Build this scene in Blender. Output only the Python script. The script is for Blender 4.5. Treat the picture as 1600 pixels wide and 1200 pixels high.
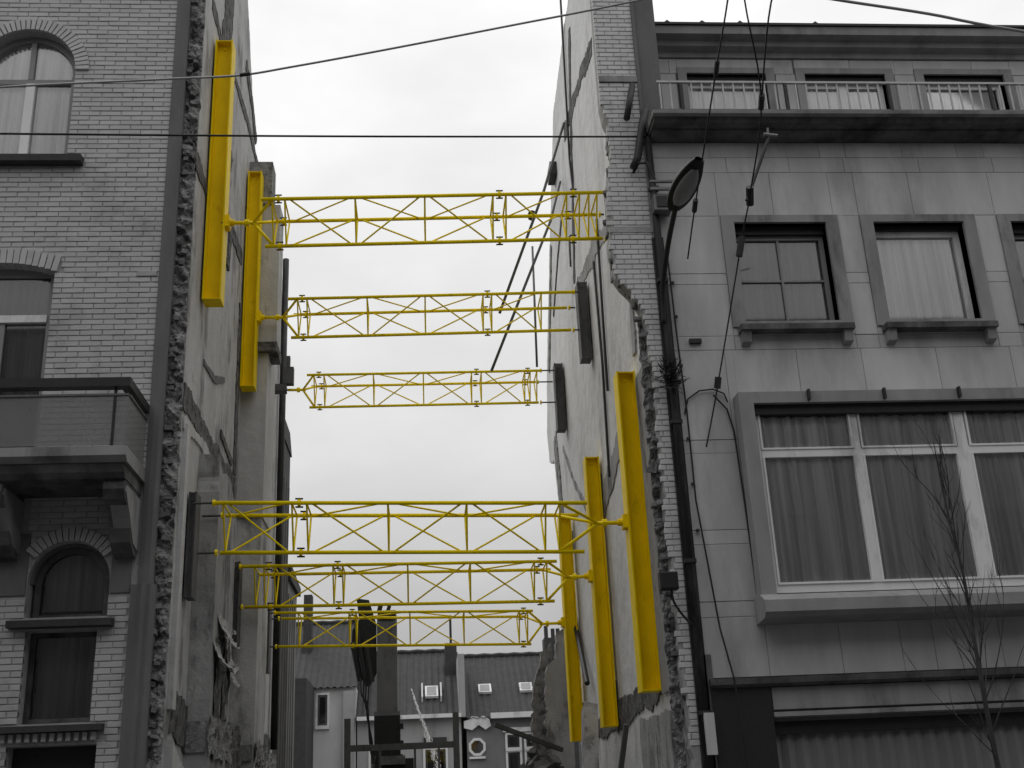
import bpy, math, random
from mathutils import Vector, Matrix, noise
random.seed(7)
SC = bpy.context.scene
for o in list(bpy.data.objects): bpy.data.objects.remove(o)
COL = SC.collection

# ------------------------------------------------------------------ camera
cam_d = bpy.data.cameras.new('camera'); cam = bpy.data.objects.new('camera', cam_d); COL.objects.link(cam)
cam_d.sensor_width = 36.0; cam_d.lens = 40.79; cam_d.clip_end = 2000; cam_d.clip_start = 0.1
M3 = Matrix(((0.9965099, 0.01613056, -0.08190135), (-0.07108844, -0.35029461, -0.93393796), (-0.04375454, 0.93650066, -0.34792535)))
cam.matrix_world = Matrix.Translation((0, 0, 1.6)) @ M3.to_4x4()
SC.camera = cam
# ------------------------------------------------------------------ sky, sun, exposure
W = bpy.data.worlds.new('World'); SC.world = W; W.use_nodes = True
nt = W.node_tree; nt.nodes.clear()
out = nt.nodes.new('ShaderNodeOutputWorld'); bg = nt.nodes.new('ShaderNodeBackground'); bg.inputs[1].default_value = 0.1
sky = nt.nodes.new('ShaderNodeTexSky'); sky.sky_type = 'NISHITA'; sky.sun_disc = False
SUN_EL, SUN_AZ = math.radians(52), math.radians(-35)
sky.sun_elevation = SUN_EL; sky.sun_rotation = SUN_AZ; sky.dust_density = 4; sky.air_density = 1.5
bw = nt.nodes.new('ShaderNodeRGBToBW')
tc = nt.nodes.new('ShaderNodeTexCoord'); mp = nt.nodes.new('ShaderNodeMapping'); mp.inputs['Scale'].default_value = (1.6, 1.6, 3.2)
nz = nt.nodes.new('ShaderNodeTexNoise'); nz.inputs['Scale'].default_value = 1.7; nz.inputs['Detail'].default_value = 5; nz.inputs['Roughness'].default_value = .5
rp = nt.nodes.new('ShaderNodeValToRGB')
rp.color_ramp.elements[0].position = .30; rp.color_ramp.elements[0].color = (5.2, 5.2, 5.2, 1)
rp.color_ramp.elements[1].position = .68; rp.color_ramp.elements[1].color = (7.6, 7.6, 7.6, 1)
mx = nt.nodes.new('ShaderNodeMix'); mx.data_type = 'RGBA'; mx.inputs[0].default_value = .88
L = nt.links.new
L(tc.outputs['Generated'], mp.inputs[0]); L(mp.outputs[0], nz.inputs[0]); L(nz.outputs[0], rp.inputs[0])
sx = nt.nodes.new('ShaderNodeSeparateXYZ'); L(tc.outputs['Generated'], sx.inputs[0])
gm = nt.nodes.new('ShaderNodeMapRange'); gm.inputs[1].default_value = 0.0; gm.inputs[2].default_value = 1.0; gm.inputs[3].default_value = .45; gm.inputs[4].default_value = 2.1; L(sx.outputs[2], gm.inputs[0])
sc_ = nt.nodes.new('ShaderNodeVectorMath'); sc_.operation = 'SCALE'; L(rp.outputs[0], sc_.inputs[0]); L(gm.outputs[0], sc_.inputs['Scale'])
L(sky.outputs[0], bw.inputs[0]); L(bw.outputs[0], mx.inputs[6]); L(sc_.outputs[0], mx.inputs[7]); L(mx.outputs[2], bg.inputs[0]); L(bg.outputs[0], out.inputs[0])
sun_d = bpy.data.lights.new('sun', 'SUN'); sun_d.energy = .5; sun_d.angle = math.radians(35); sun_d.color = (1, 1, .99)
sun = bpy.data.objects.new('sun', sun_d); COL.objects.link(sun); sun.location = (0, 0, 40)
sdir = Vector((math.sin(SUN_AZ) * math.cos(SUN_EL), math.cos(SUN_AZ) * math.cos(SUN_EL), math.sin(SUN_EL)))
sun.rotation_euler = sdir.to_track_quat('Z', 'Y').to_euler()
vs = SC.view_settings; vs.view_transform = 'Standard'; vs.look = 'None'; vs.exposure = 0.2; vs.gamma = 1.0; vs.use_curve_mapping = False

# ------------------------------------------------------------------ materials
def mat(name, c, rough=.85, var=.25, scale=3.0, stretch=1.0, bump=.3, bscale=40, piece=0.0, spec=.3, dirt=None, dscale=1.2, dlo=.52, dhi=.66, metal=0.0, big=0.0):
    """procedural surface: base colour, world-space mottling, optional blotches of a second colour, per-piece shade, fine relief"""
    if not isinstance(c, (tuple, list)): c = (c, c, c)
    m = bpy.data.materials.new(name); m.use_nodes = True; t = m.node_tree; n = t.nodes; l = t.links.new
    p = n['Principled BSDF']; p.inputs['Roughness'].default_value = rough; p.inputs['Specular IOR Level'].default_value = spec; p.inputs['Metallic'].default_value = metal
    g = n.new('ShaderNodeNewGeometry'); mpn = n.new('ShaderNodeMapping'); mpn.inputs['Scale'].default_value = (1, 1, stretch); l(g.outputs['Position'], mpn.inputs[0])
    no = n.new('ShaderNodeTexNoise'); no.inputs['Scale'].default_value = scale; no.inputs['Detail'].default_value = 7; no.inputs['Roughness'].default_value = .6; l(mpn.outputs[0], no.inputs[0])
    mr = n.new('ShaderNodeMapRange'); mr.inputs[1].default_value = .25; mr.inputs[2].default_value = .75; mr.inputs[3].default_value = 1 - var; mr.inputs[4].default_value = 1 + var; l(no.outputs[0], mr.inputs[0])
    fac = mr.outputs[0]
    if piece:
        oi = n.new('ShaderNodeObjectInfo'); ad = n.new('ShaderNodeMath'); ad.operation = 'ADD'; l(oi.outputs['Random'], ad.inputs[0]); l(g.outputs['Random Per Island'], ad.inputs[1])
        fr = n.new('ShaderNodeMath'); fr.operation = 'FRACT'; l(ad.outputs[0], fr.inputs[0])
        m2 = n.new('ShaderNodeMapRange'); m2.inputs[3].default_value = 1 - piece; m2.inputs[4].default_value = 1 + piece; l(fr.outputs[0], m2.inputs[0])
        mu = n.new('ShaderNodeMath'); mu.operation = 'MULTIPLY'; l(fac, mu.inputs[0]); l(m2.outputs[0], mu.inputs[1]); fac = mu.outputs[0]
    base = n.new('ShaderNodeRGB'); base.outputs[0].default_value = (*c, 1); bc = base.outputs[0]
    if dirt is not None:
        if not isinstance(dirt, (tuple, list)): dirt = (dirt, dirt, dirt)
        dn = n.new('ShaderNodeTexNoise'); dn.inputs['Scale'].default_value = dscale; dn.inputs['Detail'].default_value = 9; dn.inputs['Roughness'].default_value = .68; l(mpn.outputs[0], dn.inputs[0])
        dr = n.new('ShaderNodeMapRange'); dr.inputs[1].default_value = dlo; dr.inputs[2].default_value = dhi; l(dn.outputs[0], dr.inputs[0])
        dm = n.new('ShaderNodeMix'); dm.data_type = 'RGBA'; l(dr.outputs[0], dm.inputs[0]); l(bc, dm.inputs[6]); dm.inputs[7].default_value = (*dirt, 1); bc = dm.outputs[2]
    mm = n.new('ShaderNodeVectorMath'); mm.operation = 'SCALE'; l(bc, mm.inputs[0]); l(fac, mm.inputs['Scale']); l(mm.outputs[0], p.inputs['Base Color'])
    if bump:
        bn = n.new('ShaderNodeTexNoise'); bn.inputs['Scale'].default_value = bscale; bn.inputs['Detail'].default_value = 5; l(g.outputs['Position'], bn.inputs[0])
        bu = n.new('ShaderNodeBump'); bu.inputs['Strength'].default_value = bump; bu.inputs['Distance'].default_value = .02; l(bn.outputs[0], bu.inputs['Height'])
        if big:
            b2 = n.new('ShaderNodeTexNoise'); b2.inputs['Scale'].default_value = 3.5; b2.inputs['Detail'].default_value = 6; l(g.outputs['Position'], b2.inputs[0])
            u2 = n.new('ShaderNodeBump'); u2.inputs['Strength'].default_value = big; u2.inputs['Distance'].default_value = .12; l(b2.outputs[0], u2.inputs['Height']); l(bu.outputs[0], u2.inputs['Normal']); l(u2.outputs[0], p.inputs['Normal'])
        else: l(bu.outputs[0], p.inputs['Normal'])
    return m
def glass_mat(name, tint=.6, gl=.12, rough=.03):
    m = bpy.data.materials.new(name); m.use_nodes = True; t = m.node_tree; n = t.nodes; l = t.links.new; n.clear()
    o = n.new('ShaderNodeOutputMaterial'); tr = n.new('ShaderNodeBsdfTransparent'); tr.inputs[0].default_value = (tint, tint, tint, 1)
    gs = n.new('ShaderNodeBsdfGlossy'); gs.inputs['Roughness'].default_value = rough; gs.inputs[0].default_value = (.9, .9, .9, 1)
    fr = n.new('ShaderNodeFresnel'); fr.inputs[0].default_value = 1.5; ad = n.new('ShaderNodeMath'); ad.operation = 'ADD'; ad.inputs[1].default_value = gl - .04; l(fr.outputs[0], ad.inputs[0])
    mi = n.new('ShaderNodeMixShader'); l(ad.outputs[0], mi.inputs[0]); l(tr.outputs[0], mi.inputs[1]); l(gs.outputs[0], mi.inputs[2]); l(mi.outputs[0], o.inputs[0])
    return m
def panel_glass(name):
    m = bpy.data.materials.new(name); m.use_nodes = True; t = m.node_tree; n = t.nodes; l = t.links.new; n.clear()
    o = n.new('ShaderNodeOutputMaterial'); tr = n.new('ShaderNodeBsdfTransparent'); tr.inputs[0].default_value = (.8, .8, .8, 1)
    df = n.new('ShaderNodeBsdfPrincipled'); df.inputs['Base Color'].default_value = (.30, .30, .30, 1); df.inputs['Roughness'].default_value = .25
    no = n.new('ShaderNodeTexNoise'); no.inputs['Scale'].default_value = 2.5; no.inputs['Detail'].default_value = 4; g = n.new('ShaderNodeNewGeometry'); l(g.outputs['Position'], no.inputs[0])
    mr = n.new('ShaderNodeMapRange'); mr.inputs[3].default_value = .40; mr.inputs[4].default_value = .62; l(no.outputs[0], mr.inputs[0])
    mi = n.new('ShaderNodeMixShader'); l(mr.outputs[0], mi.inputs[0]); l(tr.outputs[0], mi.inputs[1]); l(df.outputs[0], mi.inputs[2]); l(mi.outputs[0], o.inputs[0])
    return m
M = {}
M['brick'] = mat('pale_glazed_brick', .47, .55, .12, 2.0, 1, .15, 60, piece=.07, spec=.3, dirt=.24, dscale=.8, dlo=.55, dhi=.75)
M['brick_r'] = mat('pale_facing_brick', .58, .6, .12, 2.0, 1, .15, 60, piece=.06, spec=.3, dirt=.24, dscale=1.0, dlo=.52, dhi=.72)
M['mortar'] = mat('grey_mortar', .38, .95, .2, 6, 1, .5, 60)
M['rough'] = mat('rough_broken_masonry', .25, .95, .45, 7, 1, 1.0, 22, dirt=.08, dscale=5, dlo=.52, dhi=.64)
M['chunk'] = mat('broken_brick', .18, .95, .3, 9, 1, .9, 30, piece=.25)
M['render'] = mat('grey_render', .15, .9, .18, 4, .3, .3, 40)
M['plaster'] = mat('pale_plaster', .48, .9, .2, 2.2, .4, .35, 30, dirt=.22, dscale=1.5, dlo=.51, dhi=.62, big=.28)
M['plaster2'] = mat('pale_plaster_wall', .68, .9, .14, 1.8, .45, .25, 30, dirt=.42, dscale=1.1, dlo=.55, dhi=.72, big=.28)
M['plaster3'] = mat('painted_plaster', .33, .9, .22, 2.2, .4, .35, 30, dirt=.12, dscale=2.0, dlo=.5, dhi=.62, big=.28)
M['plaster_light'] = mat('light_plaster', .50, .9, .18, 2.2, .3, .3, 30, dirt=.26, dscale=1.2, dlo=.55, dhi=.7, big=.28)
M['scar'] = mat('dark_scar_and_shade', .14, .95, .5, 9, 1, 1.0, 18, dirt=.05, dscale=5, dlo=.48, dhi=.6)  # wall scars, also painted shade for the breast underside and fireplace recesses
M['stone'] = mat('pale_stone_slab', .51, .85, .2, 2.2, .25, .15, 60, piece=.07, dirt=.31, dscale=.9, dlo=.54, dhi=.74)
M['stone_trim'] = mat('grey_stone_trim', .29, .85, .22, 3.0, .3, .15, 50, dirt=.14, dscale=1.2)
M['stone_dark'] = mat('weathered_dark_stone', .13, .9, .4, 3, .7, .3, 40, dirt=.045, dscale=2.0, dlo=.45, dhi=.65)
M['joint'] = mat('dark_joint', .15, .95, .2, 6, 1, .3, 50)
M['granite'] = mat('black_granite', .034, .35, .2, 30, 1, .05, 80)
M['blue_stone'] = mat('dark_blue_stone_sill', .05, .8, .25, 6, 1, .2, 50)
M['white'] = mat('white_window_paint', .80, .45, .08, 3, .4, .05, 50, dirt=.45, dscale=1.5)
M['grey_paint'] = mat('grey_window_paint', .26, .5, .1, 3, .4, .05, 50)
M['curtain'] = mat('net_curtain', .88, .9, .5, 11, .02, 0)  # vertical stripes put the light and shade of the folds into the colour
M['curtain_d'] = mat('dim_curtain', .42, .9, .4, 11, .02, 0)  # same painted fold stripes on a darker cloth
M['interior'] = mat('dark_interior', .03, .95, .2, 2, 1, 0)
M['glass'] = glass_mat('window_glass', .96, .07)
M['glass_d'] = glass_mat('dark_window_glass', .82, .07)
M['panel'] = panel_glass('wired_glass_panel')
M['dark_metal'] = mat('dark_painted_metal', .03, .5, .25, 8, 1, .1, 60)
M['grey_metal'] = mat('galvanised_metal', .16, .5, .2, 8, .5, .1, 60, metal=.4)
M['pad'] = mat('dull_grey_steel', .085, .6, .3, 5, .5, .2, 50, dirt=.04, dscale=3)
M['pipe'] = mat('black_drainpipe', .022, .5, .35, 6, .3, .1, 60, dirt=.06, dscale=3)
M['cable'] = mat('black_cable', .02, .6, .1, 5, 1, 0)
M['wire'] = mat('grey_steel_wire', .40, .5, .1, 5, 1, 0)
M['yellow'] = mat('yellow_steel_paint', (.93, .67, .0), .5, .10, 5, .5, .06, 60, spec=.12, dirt=(.60, .42, .0), dscale=3.5, dlo=.58, dhi=.74)
M['yellow_t'] = mat('yellow_tube_paint', (1.0, .77, .0), .5, .08, 5, 1, .0, 60, spec=.15, dirt=(.62, .44, .0), dscale=6, dlo=.6, dhi=.72)
M['slate'] = mat('dark_slate', .055, .75, .25, 5, 1, .3, 40)
M['tile'] = mat('grey_roof_tile', .055, .8, .25, 4, 1, .2, 30)
M['bg_white'] = mat('white_painted_wall', .60, .85, .1, 1, .4, .1, 30, dirt=.48, dscale=.6)
M['bg_grey'] = mat('grey_rendered_wall', .40, .85, .12, 1, .4, .1, 30, dirt=.3, dscale=.7)
M['bg_dark'] = mat('dark_rendered_wall', .22, .85, .15, 1, .4, .1, 30, dirt=.15, dscale=.7)
M['machine'] = mat('grey_machine_paint', .13, .5, .15, 3, .6, .1, 40, dirt=.07, dscale=2)
M['machine_b'] = mat('black_machine_steel', .018, .55, .3, 6, 1, .1, 40)
M['rubble'] = mat('rubble', .13, .95, .45, 5, 1, .6, 20, piece=.4)
M['timber'] = mat('old_timber', .09, .9, .35, 4, .2, .4, 30)
M['paper'] = mat('torn_wallpaper', .40, .9, .1, 4, 1, .1, 20)
M['asphalt'] = mat('asphalt', .05, .9, .2, 3, 1, .4, 60)
M['paving'] = mat('paving', .12, .9, .15, 3, 1, .3, 40)
M['earth'] = mat('site_rubble_ground', .12, .95, .35, 2, 1, .8, 10)
M['bark'] = mat('bark', .05, .9, .3, 10, .3, .3, 40)
M['leaf'] = mat('weed_leaf', .03, .8, .3, 8, 1, 0)
M['shutter'] = mat('metal_shutter', .2, .5, .15, 4, .2, .05, 40, metal=.2)
M['lens'] = mat('lamp_lens', .28, .25, .1, 5, 1, 0)
M['water'] = mat('water_spray', .75, .5, .1, 3, 1, 0)
M['rail'] = mat('pale_railing_paint', .50, .5, .15, 5, 1, .05, 50)
M['opp_brick'] = mat('dark_brick', .11, .9, .2, 2, 1, .3, 40)  # plain dark brick, kept dark to cut bounce onto the facing fronts
M['line'] = mat('road_paint', .7, .8, .15, 4, 1, .1, 40)

# ------------------------------------------------------------------ geometry helpers
def link(o, parent=None):
    COL.objects.link(o)
    if parent is not None: o.parent = parent
    return o
def tag(o, label=None, cat=None, group=None, kind=None):
    if label: o['label'] = label
    if cat: o['category'] = cat
    if group: o['group'] = group
    if kind: o['kind'] = kind
    return o
def thing(name, label, cat, loc=(0, 0, 0), group=None):
    o = bpy.data.objects.new(name, None); o.location = loc; o.empty_display_size = .2
    link(o); return tag(o, label, cat, group)
class MB:
    def __init__(s): s.v = []; s.f = []
    def box(s, x0, x1, y0, y1, z0, z1):
        b = len(s.v); s.v += [(x, y, z) for z in (z0, z1) for y in (y0, y1) for x in (x0, x1)]
        s.f += [tuple(b + i for i in q) for q in ((0, 2, 3, 1), (4, 5, 7, 6), (0, 1, 5, 4), (2, 6, 7, 3), (0, 4, 6, 2), (1, 3, 7, 5))]; return s
    def slab(s, x0, x1, y0, y1, z0, z1, bv=.005):
        """box with its front (-y) face edges chamfered"""
        b = len(s.v)
        s.v += [(x0, y1, z0), (x1, y1, z0), (x1, y1, z1), (x0, y1, z1), (x0, y0 + bv, z0), (x1, y0 + bv, z0), (x1, y0 + bv, z1), (x0, y0 + bv, z1),
                (x0 + bv, y0, z0 + bv), (x1 - bv, y0, z0 + bv), (x1 - bv, y0, z1 - bv), (x0 + bv, y0, z1 - bv)]
        q = [(8, 9, 10, 11)]
        for i in range(4):
            j = (i + 1) % 4; q += [(4 + i, 4 + j, 8 + j, 8 + i), (i, j, 4 + j, 4 + i)]
        q.append((3, 2, 1, 0)); s.f += [tuple(b + i for i in k) for k in q]; return s
    def tube(s, p, q, r, n=8, r2=None, cap=True):
        p = Vector(p); q = Vector(q); d = (q - p); r2 = r if r2 is None else r2
        if d.length < 1e-6: return s
        a = d.normalized(); u = a.orthogonal().normalized(); w = a.cross(u); b = len(s.v)
        for c, rr in ((p, r), (q, r2)):
            for i in range(n):
                t = 2 * math.pi * i / n; s.v.append(tuple(c + (u * math.cos(t) + w * math.sin(t)) * rr))
        s.f += [(b + i, b + (i + 1) % n, b + n + (i + 1) % n, b + n + i) for i in range(n)]
        if cap: s.f += [tuple(b + n - 1 - i for i in range(n)), tuple(b + n + i for i in range(n))]
        return s
    def path(s, pts, r, n=6, radii=None):
        pts = [Vector(p) for p in pts]; b = len(s.v); k = len(pts); u = None
        for i, p in enumerate(pts):
            d = (pts[min(i + 1, k - 1)] - pts[max(i - 1, 0)]).normalized()
            if u is None: u = d.orthogonal().normalized()
            u = (u - d * u.dot(d)).normalized(); w = d.cross(u); rr = radii[i] if radii else r
            for j in range(n):
                t = 2 * math.pi * j / n; s.v.append(tuple(p + (u * math.cos(t) + w * math.sin(t)) * rr))
        for i in range(k - 1):
            for j in range(n):
                s.f.append((b + i * n + j, b + i * n + (j + 1) % n, b + (i + 1) * n + (j + 1) % n, b + (i + 1) * n + j))
        s.f += [tuple(b + n - 1 - j for j in range(n)), tuple(b + (k - 1) * n + j for j in range(n))]; return s
    def prism(s, poly, a, b_, axis='x'):
        """extrude a polygon; axis x: (y,z) poly from x=a..b; axis y: (x,z); axis z: (x,y)"""
        n = len(poly); b = len(s.v)
        for t in (a, b_):
            for (p, q) in poly:
                s.v.append({'x': (t, p, q), 'y': (p, t, q), 'z': (p, q, t)}[axis])
        s.f += [tuple(b + i for i in range(n)), tuple(b + n + n - 1 - i for i in range(n))]
        s.f += [(b + (i + 1) % n, b + i, b + n + i, b + n + (i + 1) % n) for i in range(n)]; return s
    def grid(s, fn, nu, nv):
        b = len(s.v)
        for j in range(nv + 1):
            for i in range(nu + 1): s.v.append(tuple(fn(i / nu, j / nv)))
        for j in range(nv):
            for i in range(nu):
                a = b + j * (nu + 1) + i; s.f.append((a, a + 1, a + nu + 2, a + nu + 1))
        return s
    def mesh(s, name):
        m = bpy.data.meshes.new(name); m.from_pydata(s.v, [], s.f); m.update(); 
        import bmesh
        bm = bmesh.new(); bm.from_mesh(m); bmesh.ops.recalc_face_normals(bm, faces=bm.faces); bm.to_mesh(m); bm.free()
        return m
    def build(s, name, m, parent=None, smooth=False, kind=None):
        if parent is not None:
            o_ = abs_loc(parent); s.v = [(x - o_[0], y - o_[1], z - o_[2]) for (x, y, z) in s.v]
        me = s.mesh(name); me.materials.append(M[m])
        if smooth:
            for p in me.polygons: p.use_smooth = True
        o = bpy.data.objects.new(name, me); link(o, parent)
        if kind: o['kind'] = kind
        return o
def abs_loc(o):
    v = Vector(o.location)
    while o.parent is not None: o = o.parent; v = v + o.location
    return v
def cut(iv, holes):
    """subtract intervals from an interval"""
    res = [iv]
    for (a, b) in holes:
        nx = []
        for (p, q) in res:
            if b <= p or a >= q: nx.append((p, q))
            else:
                if a > p: nx.append((p, a))
                if b < q: nx.append((b, q))
        res = nx
    return res
def rect_sub(rects, h):
    r = []
    for (x0, x1, z0, z1) in rects:
        a0, a1, c0, c1 = max(x0, h[0]), min(x1, h[1]), max(z0, h[2]), min(z1, h[3])
        if a0 >= a1 or c0 >= c1: r.append((x0, x1, z0, z1)); continue
        if a0 > x0: r.append((x0, a0, z0, z1))
        if a1 < x1: r.append((a1, x1, z0, z1))
        if c0 > z0: r.append((a0, a1, z0, c0))
        if c1 < z1: r.append((a0, a1, c1, z1))
    return r
def ragged(poly, amp=.05, step=.15, seed=0, closed=True, skip=()):
    """break up the edges of a polygon with coarse bites and fine crumbling"""
    outp = []; n = len(poly); step = min(step, .07) if amp > .012 else step * .5; rnd = random.Random(seed)
    for i in range(n if closed else n - 1):
        a = Vector(poly[i]); b = Vector(poly[(i + 1) % n]); L_ = (b - a).length; k = max(1, int(L_ / step)); nn = Vector((-(b - a).y, (b - a).x)).normalized()
        if i in skip: outp.append(tuple(a)); continue
        for j in range(k):
            p = a.lerp(b, j / k); e = min(1, min(j, k - j) / 2.5)
            d = noise.fractal((p.x * 1.7 + seed * 3.1, p.y * 1.7, seed * 1.3), 1, 2.1, 4) * 1.1 + rnd.uniform(-.3, .3)
            outp.append(tuple(p + nn * amp * d * e))
    if not closed: outp.append(tuple(poly[-1]))
    return outp
def brick_mesh(name, lx, lz, d, m):
    me = MB().slab(-lx / 2, lx / 2, 0, d, -lz / 2, lz / 2, .004).mesh(name); me.materials.append(M[m]); return me
def wavy(x0, x1, y, z0, z1, waves, amp, seed=0):
    """hanging curtain with uneven pleats"""
    rnd = random.Random(seed); n = max(40, int(waves * 12)); ks = []; u = 0
    while u < 1.05: ks.append(u); u += rnd.uniform(.45, 1.7) / waves
    def f(u, v):
        i = max(k for k in range(len(ks)) if ks[k] <= u); a = ks[i]; b = ks[i + 1] if i + 1 < len(ks) else a + 1 / waves
        t = (u - a) / (b - a); fold = abs(math.sin(math.pi * t)) ** .6
        return (x0 + (x1 - x0) * u + .01 * math.sin(v * 2 + i), y + amp * (1 - 2 * fold) * (.7 + .3 * math.sin(i * 2.3 + v)), z0 + (z1 - z0) * v)
    return MB().grid(f, n, 5)

# ================================================================== SETTING: ground, street
tag(MB().grid(lambda u, v: (-300 + 600 * u, -300 + 600 * v, -.02), 4, 4).build('ground', 'earth'), kind='structure')
tag(MB().box(-150, 150, 3.2, 11.0, -.2, -.0).build('road', 'asphalt'), kind='structure')
for nm, y0, y1 in (('pavement', -3.0, 3.0), ('pavement', 11.2, 13.95)):
    tag(MB().box(-150, 150, y0, y1, -.1, .12).build(nm, 'paving'), kind='structure')
for y0 in (3.0, 11.0):
    tag(MB().box(-150, 150, y0 + .002, y0 + .198, -.1, .125).build('kerb', 'stone_trim'), kind='structure')
# terrace on the camera's side of the street
opp = thing('opposite_terrace', 'plain brick terrace across the street behind the camera', 'building', (0, -3.2, 0))
om = MB()
holes = [(x, x + 1.1, z, z + 1.7) for x in (-26, -23, -20, -17, -14, -11, -8, -5, -2, 1, 4, 7, 10, 13, 16, 19, 22, 25) for z in (1.0, 4.2, 7.4, 10.6)]
rects = [(-30, 30, .12, 13.6)]
for h in holes: rects = rect_sub(rects, h)
for (a, b, c, d) in rects: om.box(a, b, -3.5, -3.2, c, d)
om.build('wall', 'opp_brick', opp)
MB().prism([(-3.05, 13.6), (-3.05, 13.75), (-7.5, 17.2), (-12, 13.6)], -30, 30, 'x').build('roof', 'tile', opp)
for h in holes: MB().box(h[0], h[1], -3.42, -3.40, h[2], h[3]).build('window', 'glass_d', opp)
MB().box(-30, 30, -4.2, -4.1, .12, 13.5).build('light_block_backing', 'interior', opp)  # added dark sheet blocking light behind the panes

# ================================================================== LEFT BRICK HOUSE
LH = thing('brick_house', 'pale glazed brick townhouse with arched windows and balcony left of the gap', 'house', (-5.3, 14.0, 0))
C, BL, BH, JT = .0745, .268, .064, .012
# openings: (x0,x1,z0,z1) and arches (xc, zs, r, r_outer)
ARCH1 = (-5.33, 11.58, .665, .85)
ARCH2 = (-4.14, 4.42, .475, .63)
open_rects = [(-6.0, -4.665, 10.2, 11.58), (-6.0, -4.665, 5.85, 8.52), (-4.615, -3.665, 4.0, 4.42), (-4.575, -3.765, 2.8, 3.85), (-4.66, -3.67, .12, 2.56)]
back = [(-8.5, -3.3, .12, 14.2)]
for h in open_rects: back = rect_sub(back, h)
back = rect_sub(back, (-6.0, -4.665, 11.58, 12.25)); back = rect_sub(back, (-4.615, -3.665, 4.42, 4.9)); back = rect_sub(back, (-6.0, -4.665, 8.52, 8.66))
wb = MB()
for (a, b, c, d) in back: wb.box(a, b, 14.012, 14.34, c, d)
def spandrel(mb, xc, zs, r, ztop, y0, y1):
    for sgn in (-1, 1):
        pts = [(xc + sgn * r * math.cos(t), zs + r * math.sin(t)) for t in [i * math.pi / 2 / 12 for i in range(13)]]
        mb.prism(pts + [(xc, ztop), (xc + sgn * r, ztop)], y0, y1, 'y')
spandrel(wb, ARCH1[0], ARCH1[1], ARCH1[2], 12.25, 14.012, 14.34)
spandrel(wb, ARCH2[0], ARCH2[1], ARCH2[2], 4.9, 14.012, 14.34)
wb.build('wall', 'mortar', LH)
# bricks laid course by course
cand = []
nz_ = int((14.1 - .2) / C)
for k in range(nz_):
    z = .2 + k * C; zm = z + BH / 2; holes = []
    for (a, b, c, d) in open_rects:
        if c - .02 < zm < d + .02: holes.append((a, b))
    for (xc, zs, r, ro) in (ARCH1, ARCH2):
        if zs <= zm < zs + ro: w = math.sqrt(ro * ro - (zm - zs) ** 2); holes.append((xc - w, xc + w))
    if 8.5 < zm < 8.86:                                     # flat segmental arch over the balcony door
        t = (8.86 - zm) / .36; holes.append((-5.33 - .68 - .05 * t, -5.33 + .70 + .05 * t)) if zm < 8.72 else None
    if 10.04 < zm < 10.2: holes.append((-6.3, -4.43))       # sill
    if 3.86 < zm < 4.0: holes.append((-4.77, -3.57))
    if 2.56 < zm < 2.8: holes.append((-4.9, -3.60))
    if 4.22 < zm < 5.02: holes += [(-9, -4.62), (-3.66, -3)]
    if zm > 5.02 and zm < 5.6: holes += [(-3.62, -3), (-9, -4.66)]
    xr = -3.335 if zm > 4.3 else -3.41
    off = (BL + JT) * (.5 if k % 2 else 0) + .07
    for (a, b) in cut((-8.4, xr), holes):
        n0 = math.floor((a - off) / (BL + JT))
        x = off + n0 * (BL + JT)
        while x < b:
            p, q = max(x, a), min(x + BL, b)
            if q - p > .035: cand.append((p, q, zm))
            x += BL + JT
def pix(x, y, z):
    v = M3.transposed() @ Vector((x, y, z - 1.6)); return 800 + 1813 * v.x / -v.z, 600 - 1813 * v.y / -v.z, -v.z
vis, rest = [], []
for (p, q, z) in cand:
    if abs(p + 3.9) < .12 and abs(z - 8.5) < .04: pass
    u, v, d = pix((p + q) / 2, 14, z)
    (vis if (-10 < u < 1610 and -10 < v < 1210 and q - p > .2) else rest).append((d, p, q, z))
vis.sort(); rest += vis[300:]; vis = vis[:300]
bmesh_ = brick_mesh('brick', BL, BH, .05, 'brick')
for (d, p, q, z) in vis:
    o = bpy.data.objects.new('brick', bmesh_); link(o, LH)
    o.location = ((p + q) / 2 + 5.3, random.uniform(-.0035, .0035) - .0, z); o.scale = ((q - p) / BL, 1, 1); o.rotation_euler = (0, 0, random.uniform(-.012, .012))
rb = MB()
for (d, p, q, z) in rest:
    j = random.uniform(-.0035, .0035); rb.slab(p, q, 14.0 + j, 14.05, z - BH / 2, z + BH / 2, .004)
rb.build('bricks', 'brick', LH, kind='stuff')
MB().slab(-3.62, -3.36, 13.985, 14.05, 8.40, 8.47, .004).build('patched_brick', 'mortar', LH)
# smooth stone side panels beside the low arched window
for a, b in ((-8.4, -4.625), (-3.655, -3.42)): MB().slab(a, b, 13.99, 14.05, 4.26, 5.0, .006).build('stone_panel', 'render', LH)
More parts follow.
